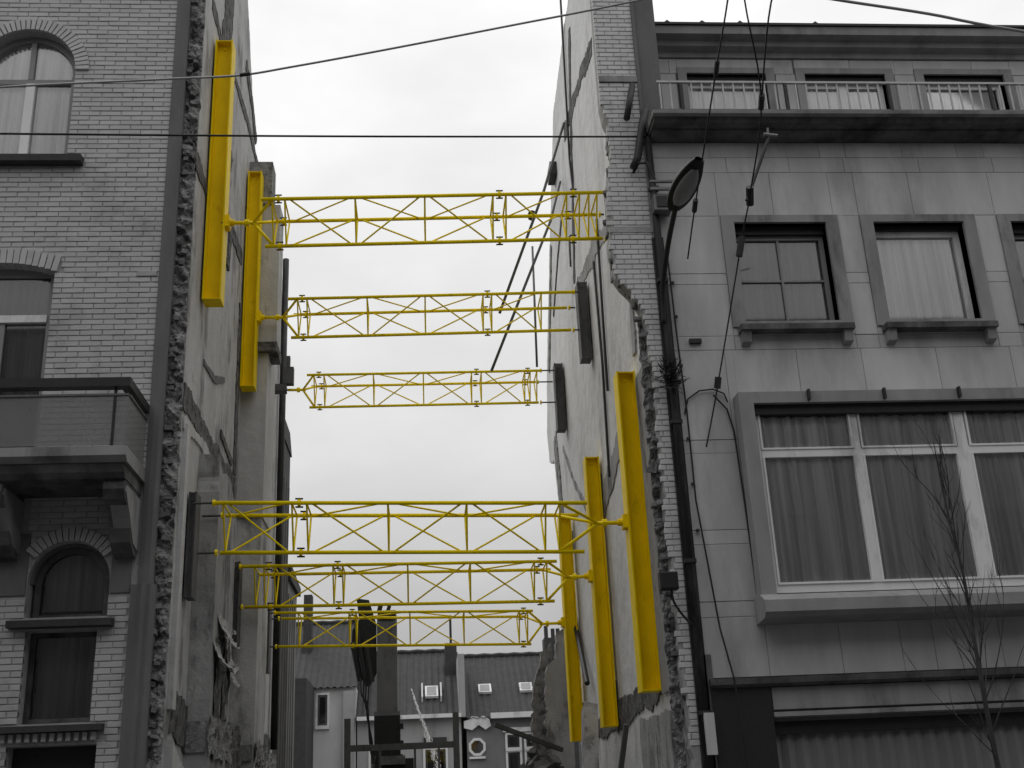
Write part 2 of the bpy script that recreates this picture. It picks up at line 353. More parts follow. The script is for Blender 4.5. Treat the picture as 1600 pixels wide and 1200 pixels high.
# voussoirs
def voussoirs(arch, a0, a1, n, parent, y0=13.965):
    xc, zs, r, ro = arch
    for i in range(n):
        t0 = a0 + (a1 - a0) * i / n + .012; t1 = a0 + (a1 - a0) * (i + 1) / n - .012
        pl = [(xc + r * math.cos(t0), zs + r * math.sin(t0)), (xc + ro * math.cos(t0), zs + ro * math.sin(t0)), (xc + ro * math.cos(t1), zs + ro * math.sin(t1)), (xc + r * math.cos(t1), zs + r * math.sin(t1))]
        MB().prism(pl, y0 + random.uniform(-.003, .003), 14.30, 'y').build('voussoir', 'brick', parent)
def arc(xc, zs, r, a0, a1, n): return [(xc + r * math.cos(a0 + (a1 - a0) * i / n), zs + r * math.sin(a0 + (a1 - a0) * i / n)) for i in range(n + 1)]
def ring(mb, xc, zs, r0, r1, y0, y1, n=20):
    po = arc(xc, zs, r1, 0, math.pi, n); pi = arc(xc, zs, r0, 0, math.pi, n)
    for i in range(n): mb.prism([pi[i], po[i], po[i + 1], pi[i + 1]], y0, y1, 'y')
# --- top arched window
W1 = bpy.data.objects.new('arched_window', None); link(W1, LH); W1.location = (-.03, 0, 10.2)
voussoirs(ARCH1, 0.0, math.pi, 34, W1)
f = MB(); ring(f, -5.33, 11.58, .585, .66, 14.16, 14.24); f.box(-5.985, -5.905, 14.16, 14.24, 10.2, 11.58).box(-4.755, -4.675, 14.16, 14.24, 10.2, 11.58).box(-5.9, -4.76, 14.165, 14.235, 11.46, 11.54).box(-5.9, -4.76, 14.165, 14.235, 10.21, 10.29)
f.build('frame', 'grey_paint', W1)
MB().box(-5.36, -5.24, 14.14, 14.23, 10.29, 11.46).build('mullion', 'white', W1)
MB().box(-5.355, -5.285, 14.16, 14.23, 11.54, 12.17).build('fan_bar', 'grey_paint', W1)
MB().box(-5.91, -4.75, 14.195, 14.2, 10.28, 11.47).build('pane', 'glass', W1)
MB().prism(arc(-5.33, 11.53, .60, 0, math.pi, 20), 14.195, 14.2, 'y').build('pane', 'glass', W1)
wavy(-5.9, -5.33, 14.27, 10.25, 11.5, 6, .02, 1).build('curtain', 'curtain', W1, True)
wavy(-5.27, -4.76, 14.27, 10.25, 11.5, 5, .02, 2).build('curtain', 'curtain', W1, True)
wavy(-5.9, -4.76, 14.27, 11.5, 12.2, 4, .012, 3).build('curtain', 'curtain', W1, True)
MB().prism([(13.86, 10.06), (13.86, 10.16), (14.2, 10.195), (14.2, 10.06)], -6.3, -4.44, 'x').build('sill', 'blue_stone', W1)
# --- balcony door with flat brick arch
W2 = bpy.data.objects.new('balcony_door', None); link(W2, LH); W2.location = (-.03, 0, 5.85)
for i in range(17):
    x0 = -5.33 + (i - 8.5) * .082; t = (i - 8) / 8.5; zz = 8.60 - .13 * t * t; sl = t * .045
    MB().prism([(x0 + .005, zz), (x0 + .077, zz - .02 * t * .2), (x0 + .077 + sl, zz + .21), (x0 + .005 + sl, zz + .21)], 13.975, 14.3, 'y').build('voussoir', 'brick', W2)
f = MB().box(-5.99, -5.9, 14.17, 14.26, 5.9, 8.66).box(-4.76, -4.67, 14.17, 14.26, 5.9, 8.66).box(-5.9, -4.76, 14.175, 14.255, 8.48, 8.66).box(-5.38, -5.28, 14.175, 14.255, 5.9, 7.83)
f.build('frame', 'grey_paint', W2); MB().box(-5.9, -4.76, 14.15, 14.25, 7.83, 7.93).build('transom', 'white', W2)
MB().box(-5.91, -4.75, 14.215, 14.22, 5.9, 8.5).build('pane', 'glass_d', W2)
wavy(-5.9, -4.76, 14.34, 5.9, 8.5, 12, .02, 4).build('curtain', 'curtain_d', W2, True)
# --- lower arched window
W3 = bpy.data.objects.new('low_arched_window', None); link(W3, LH); W3.location = (1.16, 0, 4.0)
voussoirs((ARCH2[0], ARCH2[1], .485, .64), math.radians(35), math.radians(145), 15, W3, 13.97)
f = MB(); ring(f, -4.14, 4.42, .37, .44, 14.2, 14.28); f.box(-4.58, -4.51, 14.2, 14.28, 4.0, 4.42).box(-3.77, -3.70, 14.2, 14.28, 4.0, 4.42).box(-4.51, -3.77, 14.205, 14.275, 4.0, 4.06)
f.build('frame', 'stone_dark', W3)
f = MB(); ring(f, -4.14, 4.42, .445, .473, 14.10, 14.2); f.build('reveal_moulding', 'render', W3)
MB().prism(arc(-4.14, 4.42, .40, 0, math.pi, 18) + [(-4.54, 4.03), (-3.74, 4.03)], 14.24, 14.245, 'y').build('pane', 'glass_d', W3)
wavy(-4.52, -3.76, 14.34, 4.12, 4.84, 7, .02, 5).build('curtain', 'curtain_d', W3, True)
MB().prism([(13.85, 3.87), (13.85, 3.95), (14.2, 3.995), (14.2, 3.87)], -4.76, -3.58, 'x').build('sill', 'blue_stone', W3)
# --- window below
W4 = bpy.data.objects.new('low_window', None); link(W4, LH); W4.location = (1.16, 0, 2.8)
MB().box(-4.57, -4.51, 14.2, 14.27, 2.81, 3.86).box(-3.83, -3.77, 14.2, 14.27, 2.81, 3.86).box(-4.51, -3.83, 14.205, 14.265, 3.8, 3.86).box(-4.51, -3.83, 14.205, 14.265, 2.81, 2.87).build('frame', 'stone_dark', W4)
MB().box(-4.52, -3.82, 14.235, 14.24, 2.86, 3.81).build('pane', 'glass_d', W4)
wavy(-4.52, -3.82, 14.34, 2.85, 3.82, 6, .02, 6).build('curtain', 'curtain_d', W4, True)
MB().prism([(13.86, 2.70), (13.86, 2.77), (14.2, 2.79), (14.2, 2.70)], -4.9, -3.60, 'x').build('sill', 'blue_stone', W4)
for i in range(12): MB().slab(-4.72 + i * .09, -4.72 + i * .09 + .05, 13.94, 14.05, 2.60, 2.69, .004).build('dentil', 'brick', W4)
MB().box(-4.66, -3.67, 14.25, 14.3, .12, 2.56).build('door_leaf', 'granite', LH)
MB().box(-8.4, -3.4, 14.9, 15.0, .12, 13.9).build('light_block_backing', 'interior', LH)  # added dark sheet close behind the front, stops sky light leaking through windows
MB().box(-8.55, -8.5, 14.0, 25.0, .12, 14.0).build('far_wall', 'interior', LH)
# --- balcony
BA = bpy.data.objects.new('balcony', None); link(BA, LH); BA.location = (-.03, -.5, 5.6)
MB().prism([(13.0, 5.66), (13.0, 5.77), (14.0, 5.77), (14.0, 5.60), (13.08, 5.60)], -8.4, -3.33, 'x').build('slab', 'stone_trim', BA)
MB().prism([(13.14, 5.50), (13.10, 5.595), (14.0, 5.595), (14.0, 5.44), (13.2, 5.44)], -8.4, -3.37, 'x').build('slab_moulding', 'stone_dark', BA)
MB().box(-8.4, -3.34, 13.0, 13.14, 6.50, 6.61).box(-3.46, -3.34, 13.14, 14.0, 6.50, 6.61).build('handrail', 'dark_metal', BA)
for a, b in ((-5.2, -3.53), (-6.9, -5.24)): MB().box(a, b, 13.06, 13.072, 5.80, 6.40).build('glass_panel', 'panel', BA)
MB().box(-3.50, -3.36, 13.06, 13.072, 5.80, 6.40).build('glass_panel', 'panel', BA)
MB().box(-3.372, -3.36, 13.08, 13.98, 5.80, 6.40).build('glass_panel', 'panel', BA)
for x in (-3.53, -5.24): MB().box(x, x + .028, 13.05, 13.09, 5.77, 6.5).build('post', 'dark_metal', BA)
MB().box(-8.4, -3.36, 13.045, 13.087, 6.40, 6.425).box(-3.385, -3.345, 13.09, 13.98, 6.40, 6.425).build('panel_rail', 'grey_metal', BA)
for xc in (-3.5, -4.87, -6.3):
    pr = [(14.0, 5.44), (13.25, 5.44), (13.22, 5.32), (13.30, 5.22), (13.50, 5.14), (13.62, 4.98), (13.70, 4.80), (13.85, 4.70), (14.0, 4.66)]
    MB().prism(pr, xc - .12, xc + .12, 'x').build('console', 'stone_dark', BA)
    MB().prism([(14.0, 5.38), (13.30, 5.38), (13.28, 5.30), (13.55, 5.05), (13.76, 4.80), (14.0, 4.75)], xc - .07, xc + .135, 'x').build('console_scroll', 'stone_trim', BA)
# --- pilaster strip and broken edge
MB().prism([(-3.33, 13.97), (-3.33, 14.3), (-3.16, 14.3), (-3.16, 14.0), (-3.20, 13.955), (-3.27, 13.955)], 4.35, 14.2, 'z').build('pilaster', 'render', LH)
MB().prism([(-3.40, 13.95), (-3.40, 14.3), (-3.12, 14.3), (-3.12, 13.99), (-3.17, 13.94), (-3.22, 13.96), (-3.27, 13.92), (-3.33, 13.96)], .12, 4.35, 'z').build('pilaster_base', 'render', LH)
def rough_edge(x0, x1, y, z0, z1, name, parent, seed, depth=.14, m='rough'):
    nx, nzz = 14, int((z1 - z0) / .022)
    def f(u, v):
        x = x0 + (x1 - x0) * u; z = z0 + (z1 - z0) * v
        n1 = noise.fractal((x * 5 + seed, z * 5, seed), 1, 2, 5); n2 = noise.noise((x * 16, z * 14, seed + 5))
        return (x + (.05 * noise.noise((z * 6, seed, 2)) if u == 1 or u == 0 else .02 * n2), y + depth * n1 + .03 * n2 + .02 * noise.noise((x * 40, z * 40, seed)), z)
    return MB().grid(f, nx, nzz).build(name, m, parent)
rough_edge(-3.17, -2.97, 14.10, .12, 14.3, 'broken_edge', LH, 3, .09)
MB().box(-3.3, -3.02, 14.25, 14.7, .12, 14.2).build('wall_end', 'rough', LH)
cm = [MB().prism(ragged([(-.1, -.032), (.1, -.032), (.1, .032), (-.1, .032)], .012, .06, s), -.05, .05, 'y').mesh('brick') for s in range(5)]
for m_ in cm: m_.materials.append(M['chunk'])
for i in range(90):
    z = 1.9 + 11.9 * random.random(); o = bpy.data.objects.new('brick', random.choice(cm)); link(o, LH)
    z = round(z / C) * C; o.location = (random.uniform(-3.14, -3.04) + 5.3, random.uniform(.07, .16), z); o.rotation_euler = (random.uniform(-.25, .25), random.uniform(-.25, .25), random.uniform(-.5, .5)); o.scale = (random.uniform(.3, .6), 1, random.uniform(.6, 1.0))
# --- party wall facing the gap
XL = -3.0
pw = ragged([(14.3, .12), (14.3, 17.2), (16.9, 17.2), (17.95, 15.95), (18.5, 15.1), (19.45, 13.75), (20.2, 13.4), (24.0, 13.75), (24.5, 10.0), (24.6, 6.0), (24.6, .12)], .07, .3, 11, skip=(0, 9, 10))
MB().prism(pw, XL - .28, XL, 'x').build('party_wall', 'plaster', LH)
# upper and lower chimney breasts
def breast(name, x1, y0, y1, z0, z1, m, parent, seed, amp=.03):
    return MB().prism(ragged([(y0, z0), (y1, z0), (y1, z1), (y0, z1)], amp, .25, seed, skip=(3, 0)), XL - .05, x1, 'x').build(name, m, parent)
breast('chimney_breast', -2.57, 18.95, 20.05, 6.4, 9.45, 'plaster_light', LH, 1)
breast('chimney_breast', -2.60, 19.0, 20.2, .12, 6.4, 'plaster', LH, 2)
breast('upper_chimney_breast', -2.42, 18.9, 19.45, 9.45, 12.2, 'plaster', LH, 3)
MB().prism([(18.85, 12.2), (19.4, 12.2), (19.35, 13.1), (18.9, 13.1)], XL - .05, -2.58, 'x').build('chimney_stub', 'rough', LH)
MB().prism(ragged([(18.82, 9.30), (19.5, 9.30), (19.5, 9.47), (18.82, 9.47)], .03, .1, 5), XL, -2.40, 'x').build('corbel_shade', 'scar', LH)  # dark band: shadow under the upper breast put into its colour
breast('lower_chimney_breast', -2.70, 15.55, 17.1, .12, 5.9, 'plaster3', LH, 6)
for (y0, y1, z0, z1, x1, sd) in ((15.48, 17.2, 2.45, 2.95, -2.665, 61), (17.2, 18.9, 2.3, 3.0, -2.80, 62), (18.9, 20.3, 2.5, 2.85, -2.565, 63), (15.75, 16.25, 2.9, 4.0, -2.685, 64), (16.35, 16.9, 2.95, 4.05, -2.685, 66), (20.3, 24.2, 2.2, 2.9, -2.86, 65)):
    def rf(u, v, y0=y0, y1=y1, z0=z0, z1=z1, x1=x1, sd=sd):
        yy = y0 + (y1 - y0) * u; zz = z0 + (z1 - z0) * v; n1 = noise.fractal((yy * 5, zz * 5, sd), 1, 2, 5); e = .10 * noise.noise((yy * 4, sd, v * 3))
        return (x1 + .05 * n1 - (.25 if (u in (0, 1)) else 0) * 0, yy, zz + e)
    MB().grid(rf, 26, 12).build('broken_plaster_and_shade', 'scar' if sd in (64, 66, 62) else 'rough', LH)  # the two upright dark patches paint the shade of recesses in the breast
    MB().box(XL, x1 - .06, y0 + .04, y1 - .04, z0 + .06, z1 - .06).build('exposed_masonry', 'rough', LH)
MB().prism(ragged([(15.56, 5.88), (17.08, 5.88), (17.0, 6.1), (16.5, 6.35), (15.9, 6.25), (15.6, 6.45)], .07, .06, 91, skip=(0,)), XL, -2.72, 'x').build('broken_breast_top', 'plaster3', LH)
MB().box(XL, -2.94, 14.42, 14.62, 2.95, 6.5).build('light_plaster_strip', 'plaster_light', LH)
MB().path([(-2.90, 23.9, 13.6), (-2.90, 23.95, 9.0), (-2.90, 24.0, 3.0)], .07, 8).build('soil_pipe', 'pipe', LH, True)
def scar(name, plane, sgn, pts, w, m, parent, seed, proud=.035):
    """rough strip where a rafter, floor or partition joined the wall; pts in (y,z)"""
    pts = [Vector(p) for p in pts]; a, b = [], []
    for i, p in enumerate(pts):
        d = (pts[min(i + 1, len(pts) - 1)] - pts[max(i - 1, 0)]).normalized(); n = Vector((-d.y, d.x)); a.append(tuple(p + n * w / 2)); b.append(tuple(p - n * w / 2))
    return MB().prism(ragged(a + b[::-1], min(.10, w * .32), .06, seed), plane, plane + sgn * proud, 'x').build(name, m, parent)
for i, (pts, w, mm) in enumerate([
    ([(14.75, 13.35), (15.7, 13.3), (16.2, 13.2)], .22, 'scar'), ([(16.05, 13.2), (16.1, 14.4), (16.15, 17.0)], .75, 'scar'),
    ([(16.7, 13.5), (18.3, 13.65), (20.2, 13.55)], .16, 'scar'), ([(18.0, 14.6), (18.9, 14.3), (19.5, 13.9)], .25, 'scar'),
    ([(14.0, 10.3), (15.1, 10.25), (16.8, 10.8), (18.4, 10.85)], .24, 'scar'), ([(14.3, 6.85), (15.9, 6.78), (17.3, 6.77), (18.6, 6.8)], .36, 'scar'),
    ([(15.5, 7.78), (16.4, 7.85), (17.2, 8.15)], .09, 'render'), ([(18.45, 10.0), (18.5, 7.0)], .22, 'scar'),
    ([(17.1, 7.25), (18.2, 7.1)], .12, 'scar'), ([(14.35, 6.5), (15.6, 6.62), (16.5, 6.55)], .16, 'plaster_light'),
    ([(14.6, 2.95), (16.2, 2.6), (19.2, 2.85), (24.0, 2.95)], .55, 'scar'), ([(18.3, 6.3), (18.35, 4.0)], .3, 'scar'),
    ([(16.6, 11.4), (16.9, 12.0)], .2, 'scar'), ([(17.0, 10.0), (17.15, 10.7)], .2, 'scar'), ([(20.5, 5.6), (23.5, 5.4)], .12, 'scar'), ([(22.6, 2.9), (22.7, 5.4)], .25, 'rough')]):
    scar('wall_scar', XL, 1, pts, w, mm, LH, 20 + i, .012 + .0015 * i)
# exposed lower masonry and torn wallpaper
MB().prism(ragged([(14.4, .12), (14.4, 2.6), (15.2, 2.3), (15.25, .12)], .05, .15, 8, skip=(0, 3)), XL, -2.9, 'x').build('lower_plaster', 'plaster_light', LH)
MB().prism(ragged([(15.6, .12), (15.6, 2.5), (17.4, 2.6), (17.4, .12)], .05, .15, 9, skip=(0, 3)), XL, -2.86, 'x').build('lower_plaster', 'plaster', LH)
MB().box(XL, -2.93, 17.3, 18.2, 2.9, 5.2).build('fireplace_recess_shade', 'scar', LH)  # dark box proud of the wall, recess shade put into its colour
def sheet(c, w, h, lift, seed):
    """strip of wallpaper peeling off the wall, crumpled"""
    def f(u, v):
        n1 = noise.noise((u * 3.1 + seed, v * 2.7, seed)); n2 = noise.noise((u * 7 + seed, v * 8, seed + 4))
        ww = w * (1 - .55 * v) + .10 * n1
        return Vector(c) + Vector((lift * v ** 1.6 + .06 * n1 * v + .02 * n2, (u - .5) * ww + .12 * n1 * v, -v * h * (1 - .25 * v) + .06 * n2 * v))
    return MB().grid(f, 14, 16)
for i, (c, w, h, li) in enumerate([((-2.69, 16.2, 4.3), .8, .55, .22), ((-2.69, 16.8, 4.0), .5, .75, .14), ((-2.69, 15.8, 3.9), .5, .5, .25), ((-2.93, 17.7, 4.9), .4, .8, .18), ((-2.93, 18.0, 4.2), .35, .5, .2)]):
    sheet(c, w, h, li, i + 1).build('torn_wallpaper', 'paper', LH)
# --- rear annex
MB().box(-6.0, -3.05, 24.62, 27.0, .12, 9.9).build('rear_block', 'slate', LH)
MB().prism([(24.62, 9.9), (27.1, 9.9), (26.6, 10.35), (24.62, 10.35)], -6.0, -3.02, 'x').build('rear_block_top', 'slate', LH)
MB().box(-6.0, -3.03, 27.0, 28.95, .12, 6.9).build('annex_wall', 'bg_dark', LH)
for i in range(9): MB().box(-3.03, -3.0, 24.75 + i * .45, 24.79 + i * .45, .5, 6.6 if i > 4 else 9.0).build('cladding_rib', 'bg_dark', LH)
MB().prism([(26.9, 7.25), (29.1, 7.1), (29.1, 6.9), (26.9, 6.9)], -6.0, -2.95, 'x').build('annex_roof', 'slate', LH)

# ================================================================== RIGHT STONE BUILDING
RH = thing('stone_building', 'grey stone-slab building with railing, large bay window and shop below', 'building', (7.0, 14.0, 0))
wins = [(4.40, 5.70, 7.64, 9.13), (6.38, 7.68, 7.64, 9.13), (8.37, 9.67, 7.64, 9.13)]
surr = [(4.22, 5.88, 7.56, 9.24), (6.20, 7.86, 7.56, 9.24), (8.19, 9.85, 7.56, 9.24)]
bay = (4.17, 11.2, 3.93, 6.62); bay_open = (4.37, 11.0, 4.05, 6.45)
XF0, XF1 = 3.36, 12.0
bk = [(XF0, XF1, 2.5, 10.5)]
for h in wins + [bay_open]: bk = rect_sub(bk, h)
b_ = MB()
for (a, b, c, d) in bk: b_.box(a, b, 14.006, 14.32, c, d)
b_.build('wall', 'joint', RH)
rows = [(3.02, 3.74), (3.74, 3.93), (3.93, 4.64), (4.64, 4.82), (4.82, 5.82), (5.82, 6.0), (6.0, 7.24), (7.24, 7.44), (7.44, 8.20), (8.20, 8.36), (8.36, 9.24), (9.24, 9.93), (9.93, 10.17), (10.17, 10.415)]
joints = [[4.17, 5.08, 5.84, 6.25, 7.1, 8.0, 8.9, 9.9, 10.9], [4.17, 5.3, 6.4, 7.6, 8.8, 10], [4.17], [4.17], [4.17], [4.17], [4.06, 5.03, 5.92, 6.95, 7.98, 8.9, 9.9, 10.9], [4.22, 5.88, 6.2, 7.86, 8.19, 9.85], [4.22, 5.88, 6.2, 7.86, 8.19, 9.85, 10.9], [4.22, 5.88, 6.2, 7.86, 8.19, 9.85], [4.22, 5.88, 6.2, 7.86, 8.19, 9.85, 10.9], [4.21, 4.99, 5.83, 6.2, 7.0, 8.18, 9.1, 10.0, 11], [4.4, 5.3, 6.1, 7.2, 8.3, 9.4, 10.5], [4.18, 5.77, 6.15, 6.99, 7.8, 8.2, 9.3, 10.4]]
for (z0, z1), js in zip(rows, joints):
    xs = [XF0] + js + [XF1]
    for a, b in zip(xs[:-1], xs[1:]):
        rc = [(a + .0025, b - .0025, z0 + .0025, z1 - .0025)]
        for h in surr + [bay]: rc = rect_sub(rc, h)
        for r in rc:
            if r[1] - r[0] > .03 and r[3] - r[2] > .03:
                MB().slab(r[0], r[1], 13.985 + random.uniform(-.003, .003), 14.05, r[2], r[3], .004).build('stone_slab', 'stone', RH)
def window(name, o, s, kind, sy0=13.955):
    w = bpy.data.objects.new(name, None); link(w, RH); w.location = (o[0] - 7, 0, o[2]); x0, x1, z0, z1 = o
    fr = MB()
    for r in rect_sub([s], o): fr.box(r[0], r[1], sy0, 14.25, r[2], r[3])
    fr.build('surround', 'stone_trim', w)
    MB().prism([(13.80, s[2] - .10), (13.80, s[2] - .02), (14.1, s[2]), (14.1, s[2] - .10)], s[0] + .06, s[1] - .06, 'x').build('sill', 'stone_dark', w)
    for xx in (s[0] + .08, s[1] - .20): MB().prism([(13.84, s[2] - .10), (13.87, s[2] - .25), (14.0, s[2] - .28), (14.0, s[2] - .10)], xx, xx + .12, 'x').build('bracket', 'stone_trim', w)
    t = .085 if kind == 'white' else .06
    m = 'white' if kind == 'white' else 'grey_paint'
    zt = z1 - .12 if kind != 'white' else z1 - .06
    MB().box(x0, x1, 14.10, 14.22, zt, z1).build('shutter_box', 'dark_metal', w)
    MB().box(x0, x0 + t, 14.16, 14.24, z0, zt).box(x1 - t, x1, 14.16, 14.24, z0, zt).box(x0 + t, x1 - t, 14.162, 14.238, z0, z0 + t).box(x0 + t, x1 - t, 14.162, 14.238, zt - t, zt).build('frame', m, w)
    if kind != 'white':
        xm, zm = (x0 + x1) / 2, (z0 + zt) / 2
        MB().box(xm - .016, xm + .016, 14.17, 14.23, z0 + t, zt - t).box(x0 + t, xm - .016, 14.172, 14.228, zm - .014, zm + .014).box(xm + .016, x1 - t, 14.172, 14.228, zm - .014, zm + .014).build('glazing_bar', m, w)
    MB().box(x0 + t - .005, x1 - t + .005, 14.2, 14.205, z0 + t - .005, zt - t + .005).build('pane', 'glass' if kind == 'white' else 'glass_d', w)
    wavy(x0 + .05, x1 - .05, 14.262, z0 + .03, zt, 7, .018, int(x0 * 10)).build('curtain', 'curtain' if kind == 'white' else 'curtain_d', w, True)
window('grey_framed_window', wins[0], surr[0], 'grey'); window('white_framed_window', wins[1], surr[1], 'white'); window('dark_window', wins[2], surr[2], 'grey')
# big bay window
BW = bpy.data.objects.new('bay_window', None); link(BW, RH); BW.location = (-2.6, 0, 3.7)
k = 13.72 / 14
sx0, sx1 = 4.10, 11.2
fr = MB()
fr.box(sx0, sx0 + .19, 13.72, 14.1, 3.92, 6.55).box(sx0 + .19, sx1, 13.72, 14.1, 6.40, 6.55).build('surround', 'stone_trim', BW)
MB().prism([(13.54, 3.72), (13.54, 3.86), (13.70, 3.95), (14.1, 3.98), (14.1, 3.62), (13.60, 3.66)], sx0 - .03, sx1, 'x').build('ledge', 'stone_trim', BW)
MB().box(sx0 + .19, sx1, 13.80, 14.1, 6.27, 6.40).build('shutter_box', 'dark_metal', BW)
for xx in (5.0, 6.0, 7.0, 8.0): MB().box(xx, xx + .03, 13.66, 13.72, 6.42, 6.56).build('hook', 'dark_metal', BW)
x0b = sx0 + .19; zb0, zb1, ztr = 3.99, 6.27, 5.76
mull = [5.62, 7.02, 8.45, 9.9]; mw = [.05, .085, .05, .085]
f = MB().box(x0b, x0b + .07, 13.86, 13.96, zb0, zb1).box(x0b, sx1, 13.862, 13.958, zb0, zb0 + .10).box(x0b + .07, sx1, 13.855, 13.955, ztr - .05, ztr + .05)
f.build('frame', 'white', BW)
for xm, w_ in zip(mull, mw): MB().box(xm - w_, xm + w_, 13.852, 13.96, zb0 + .1, ztr - .05).box(xm - w_ * .8, xm + w_ * .8, 13.856, 13.956, ztr + .05, zb1).build('mullion', 'white', BW)
xs = [x0b + .07] + mull + [11.1]; ws = [0] + mw + [0]
for i in range(len(xs) - 1):
    a, b = xs[i] + ws[i], xs[i + 1] - ws[i + 1]
    for (c, d) in ((zb0 + .1, ztr - .05), (ztr + .05, zb1)): 
        MB().box(a, b, 13.90, 13.905, c, d).build('pane', 'glass', BW)
        MB().box(a, a + .025, 13.84, 13.9, c, d).box(b - .025, b, 13.84, 13.9, c, d).box(a + .025, b - .025, 13.842, 13.9, c, c + .025).build('sash', 'white', BW)
    wavy(a, b, 13.952, zb0 + .05, zb1, (b - a) * 8, .04, i + 40).build('curtain', 'curtain', BW, True)
MB().box(3.4, 11.9, 14.5, 14.6, .12, 10.4).build('light_block_backing', 'interior', RH)  # added dark sheet, blocks light behind the slab front
# string course, pilaster, shop front
MB().prism([(13.86, 2.93), (13.84, 3.0), (14.1, 3.015), (14.1, 2.90), (13.93, 2.90)], XF0 + .05, XF1, 'x').build('string_course', 'stone_dark', RH)
MB().box(XF0 + .06, 4.13, 13.93, 14.3, .12, 2.90).build('granite_pilaster', 'granite', RH)
MB().slab(4.15, XF1, 13.96, 14.05, 2.63, 2.89, .006).build('fascia', 'stone_trim', RH)
MB().prism([(13.92, 2.55), (13.92, 2.60), (14.1, 2.62), (14.1, 2.52)], 4.14, XF1, 'x').build('fascia_moulding', 'stone_trim', RH)
MB().box(4.15, XF1, 14.06, 14.15, 2.36, 2.52).build('shutter_head', 'dark_metal', RH)
sh = MB(); npl = 90
prof = []
for i in range(npl + 1):
    x = 4.15 + (XF1 - 4.15) * i / npl; prof.append((x, 14.12 + (.035 if i % 2 else 0)))
sh.prism(prof + [(XF1, 14.2), (4.15, 14.2)], .12, 2.40, 'z').build('corrugated_shutter', 'shutter', RH)
# cornice
MB().prism([(13.48, 10.575), (13.47, 10.62), (13.54, 10.645), (15.0, 10.68), (15.0, 10.57), (13.52, 10.57)], XF0 - .05, XF1, 'x').build('cornice', 'stone_trim', RH)
MB().prism([(13.60, 10.505), (13.56, 10.568), (15.0, 10.568), (15.0, 10.50), (13.64, 10.50)], XF0 - .03, XF1, 'x').build('cornice_moulding', 'stone_dark', RH)
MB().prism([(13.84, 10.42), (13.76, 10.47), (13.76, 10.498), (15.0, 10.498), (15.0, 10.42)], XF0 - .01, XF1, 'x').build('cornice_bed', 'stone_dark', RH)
MB().box(XF0, XF1, 13.62, 15.0, 10.682, 10.70).build('terrace_floor', 'stone_dark', RH)
# railing
RL = bpy.data.objects.new('railing', None); link(RL, RH); RL.location = (-3.6, -.42, 10.93)
MB().box(3.42, XF1, 13.56, 13.60, 11.13, 11.16).build('top_rail', 'rail', RL)
MB().box(3.42, XF1, 13.565, 13.595, 10.68, 10.70).build('bottom_rail', 'grey_metal', RL)
i = 0; x = 3.46
while x < XF1 - .05:
    post = i % 10 == 2
    (MB().box(x - .022, x + .022, 13.558, 13.602, 10.62, 11.13) if post else MB().box(x - .010, x + .010, 13.57, 13.59, 10.70, 11.13)).build('post' if post else 'baluster', 'dark_metal' if post else 'rail', RL)
    x += .150; i += 1
# set-back attic
AY = 15.0
aw = [(4.26, 5.52, 10.95, 12.30), (6.14, 7.44, 10.95, 12.30), (8.07, 9.39, 10.95, 12.30)]
bk = [(3.6, XF1, 10.65, 12.60)]
for h in aw: bk = rect_sub(bk, h)
b_ = MB()
for (a, b, c, d) in bk: b_.box(a, b, AY + .012, AY + .3, c, d)
b_.build('attic_wall', 'joint', RH)
asr = [(h[0] - .14, h[1] + .14, h[2] - .1, h[3] + .1) for h in aw]
for z0, z1, js in ((10.70, 11.6, [4.1, 5.68, 6.0, 7.6, 7.95, 9.55, 10.6]), (11.6, 12.3, [4.1, 5.68, 6.0, 7.6, 7.95, 9.55, 10.6]), (12.3, 12.575, [4.0, 5.98, 6.9, 7.62, 8.9, 9.9, 10.9])):
    xs_ = [3.6] + js + [XF1]
    for a, b in zip(xs_[:-1], xs_[1:]):
        rc = [(a + .0025, b - .0025, z0 + .0025, z1 - .0025)]
        for h in asr: rc = rect_sub(rc, h)
        for r in rc:
            if r[1] - r[0] > .03 and r[3] - r[2] > .03: MB().slab(r[0], r[1], AY - .005 + random.uniform(-.003, .003), AY + .05, r[2], r[3], .006).build('stone_slab', 'stone', RH)
for i, (h, s) in enumerate(zip(aw, asr)):
    w = bpy.data.objects.new('attic_window', None); link(w, RH); w.location = (h[0] - 7, 1, 11.2)
    fr = MB()
    for r in rect_sub([s], h): fr.box(r[0], r[1], AY - .03, AY + .2, r[2], r[3])
    fr.build('surround', 'stone_trim', w)
    MB().box(h[0], h[1], AY + .05, AY + .18, 12.20, 12.30).build('shutter_box', 'dark_metal', w)
    fr = MB().box(h[0], h[0] + .07, AY + .12, AY + .2, 10.95, 12.20).box(h[1] - .07, h[1], AY + .12, AY + .2, 10.95, 12.20).box(h[0] + .07, h[1] - .07, AY + .122, AY + .198, 12.12, 12.20)
    if i == 1: fr.box((h[0] + h[1]) / 2 - .07, (h[0] + h[1]) / 2 + .07, AY + .12, AY + .2, 10.95, 12.12)
    fr.build('frame', 'white', w)
    MB().box(h[0] + .06, h[1] - .06, AY + .16, AY + .165, 10.95, 12.13).build('pane', 'glass', w)
    wavy(h[0] + .05, h[1] - .05, AY + .21, 10.95, 12.12, 6, .012, i + 60).build('curtain', 'curtain', w, True)
MB().box(3.65, 11.9, AY + .55, AY + .6, 10.7, 12.57).build('light_block_backing', 'interior', RH)  # added dark sheet, blocks light behind the attic windows
MB().prism([(14.66, 12.80), (14.64, 12.93), (14.7, 12.96), (18, 13.12), (18, 12.58), (14.96, 12.58), (14.94, 12.66), (14.82, 12.69), (14.80, 12.78)], 3.62, XF1, 'x').build('roof_cornice', 'stone_trim', RH)
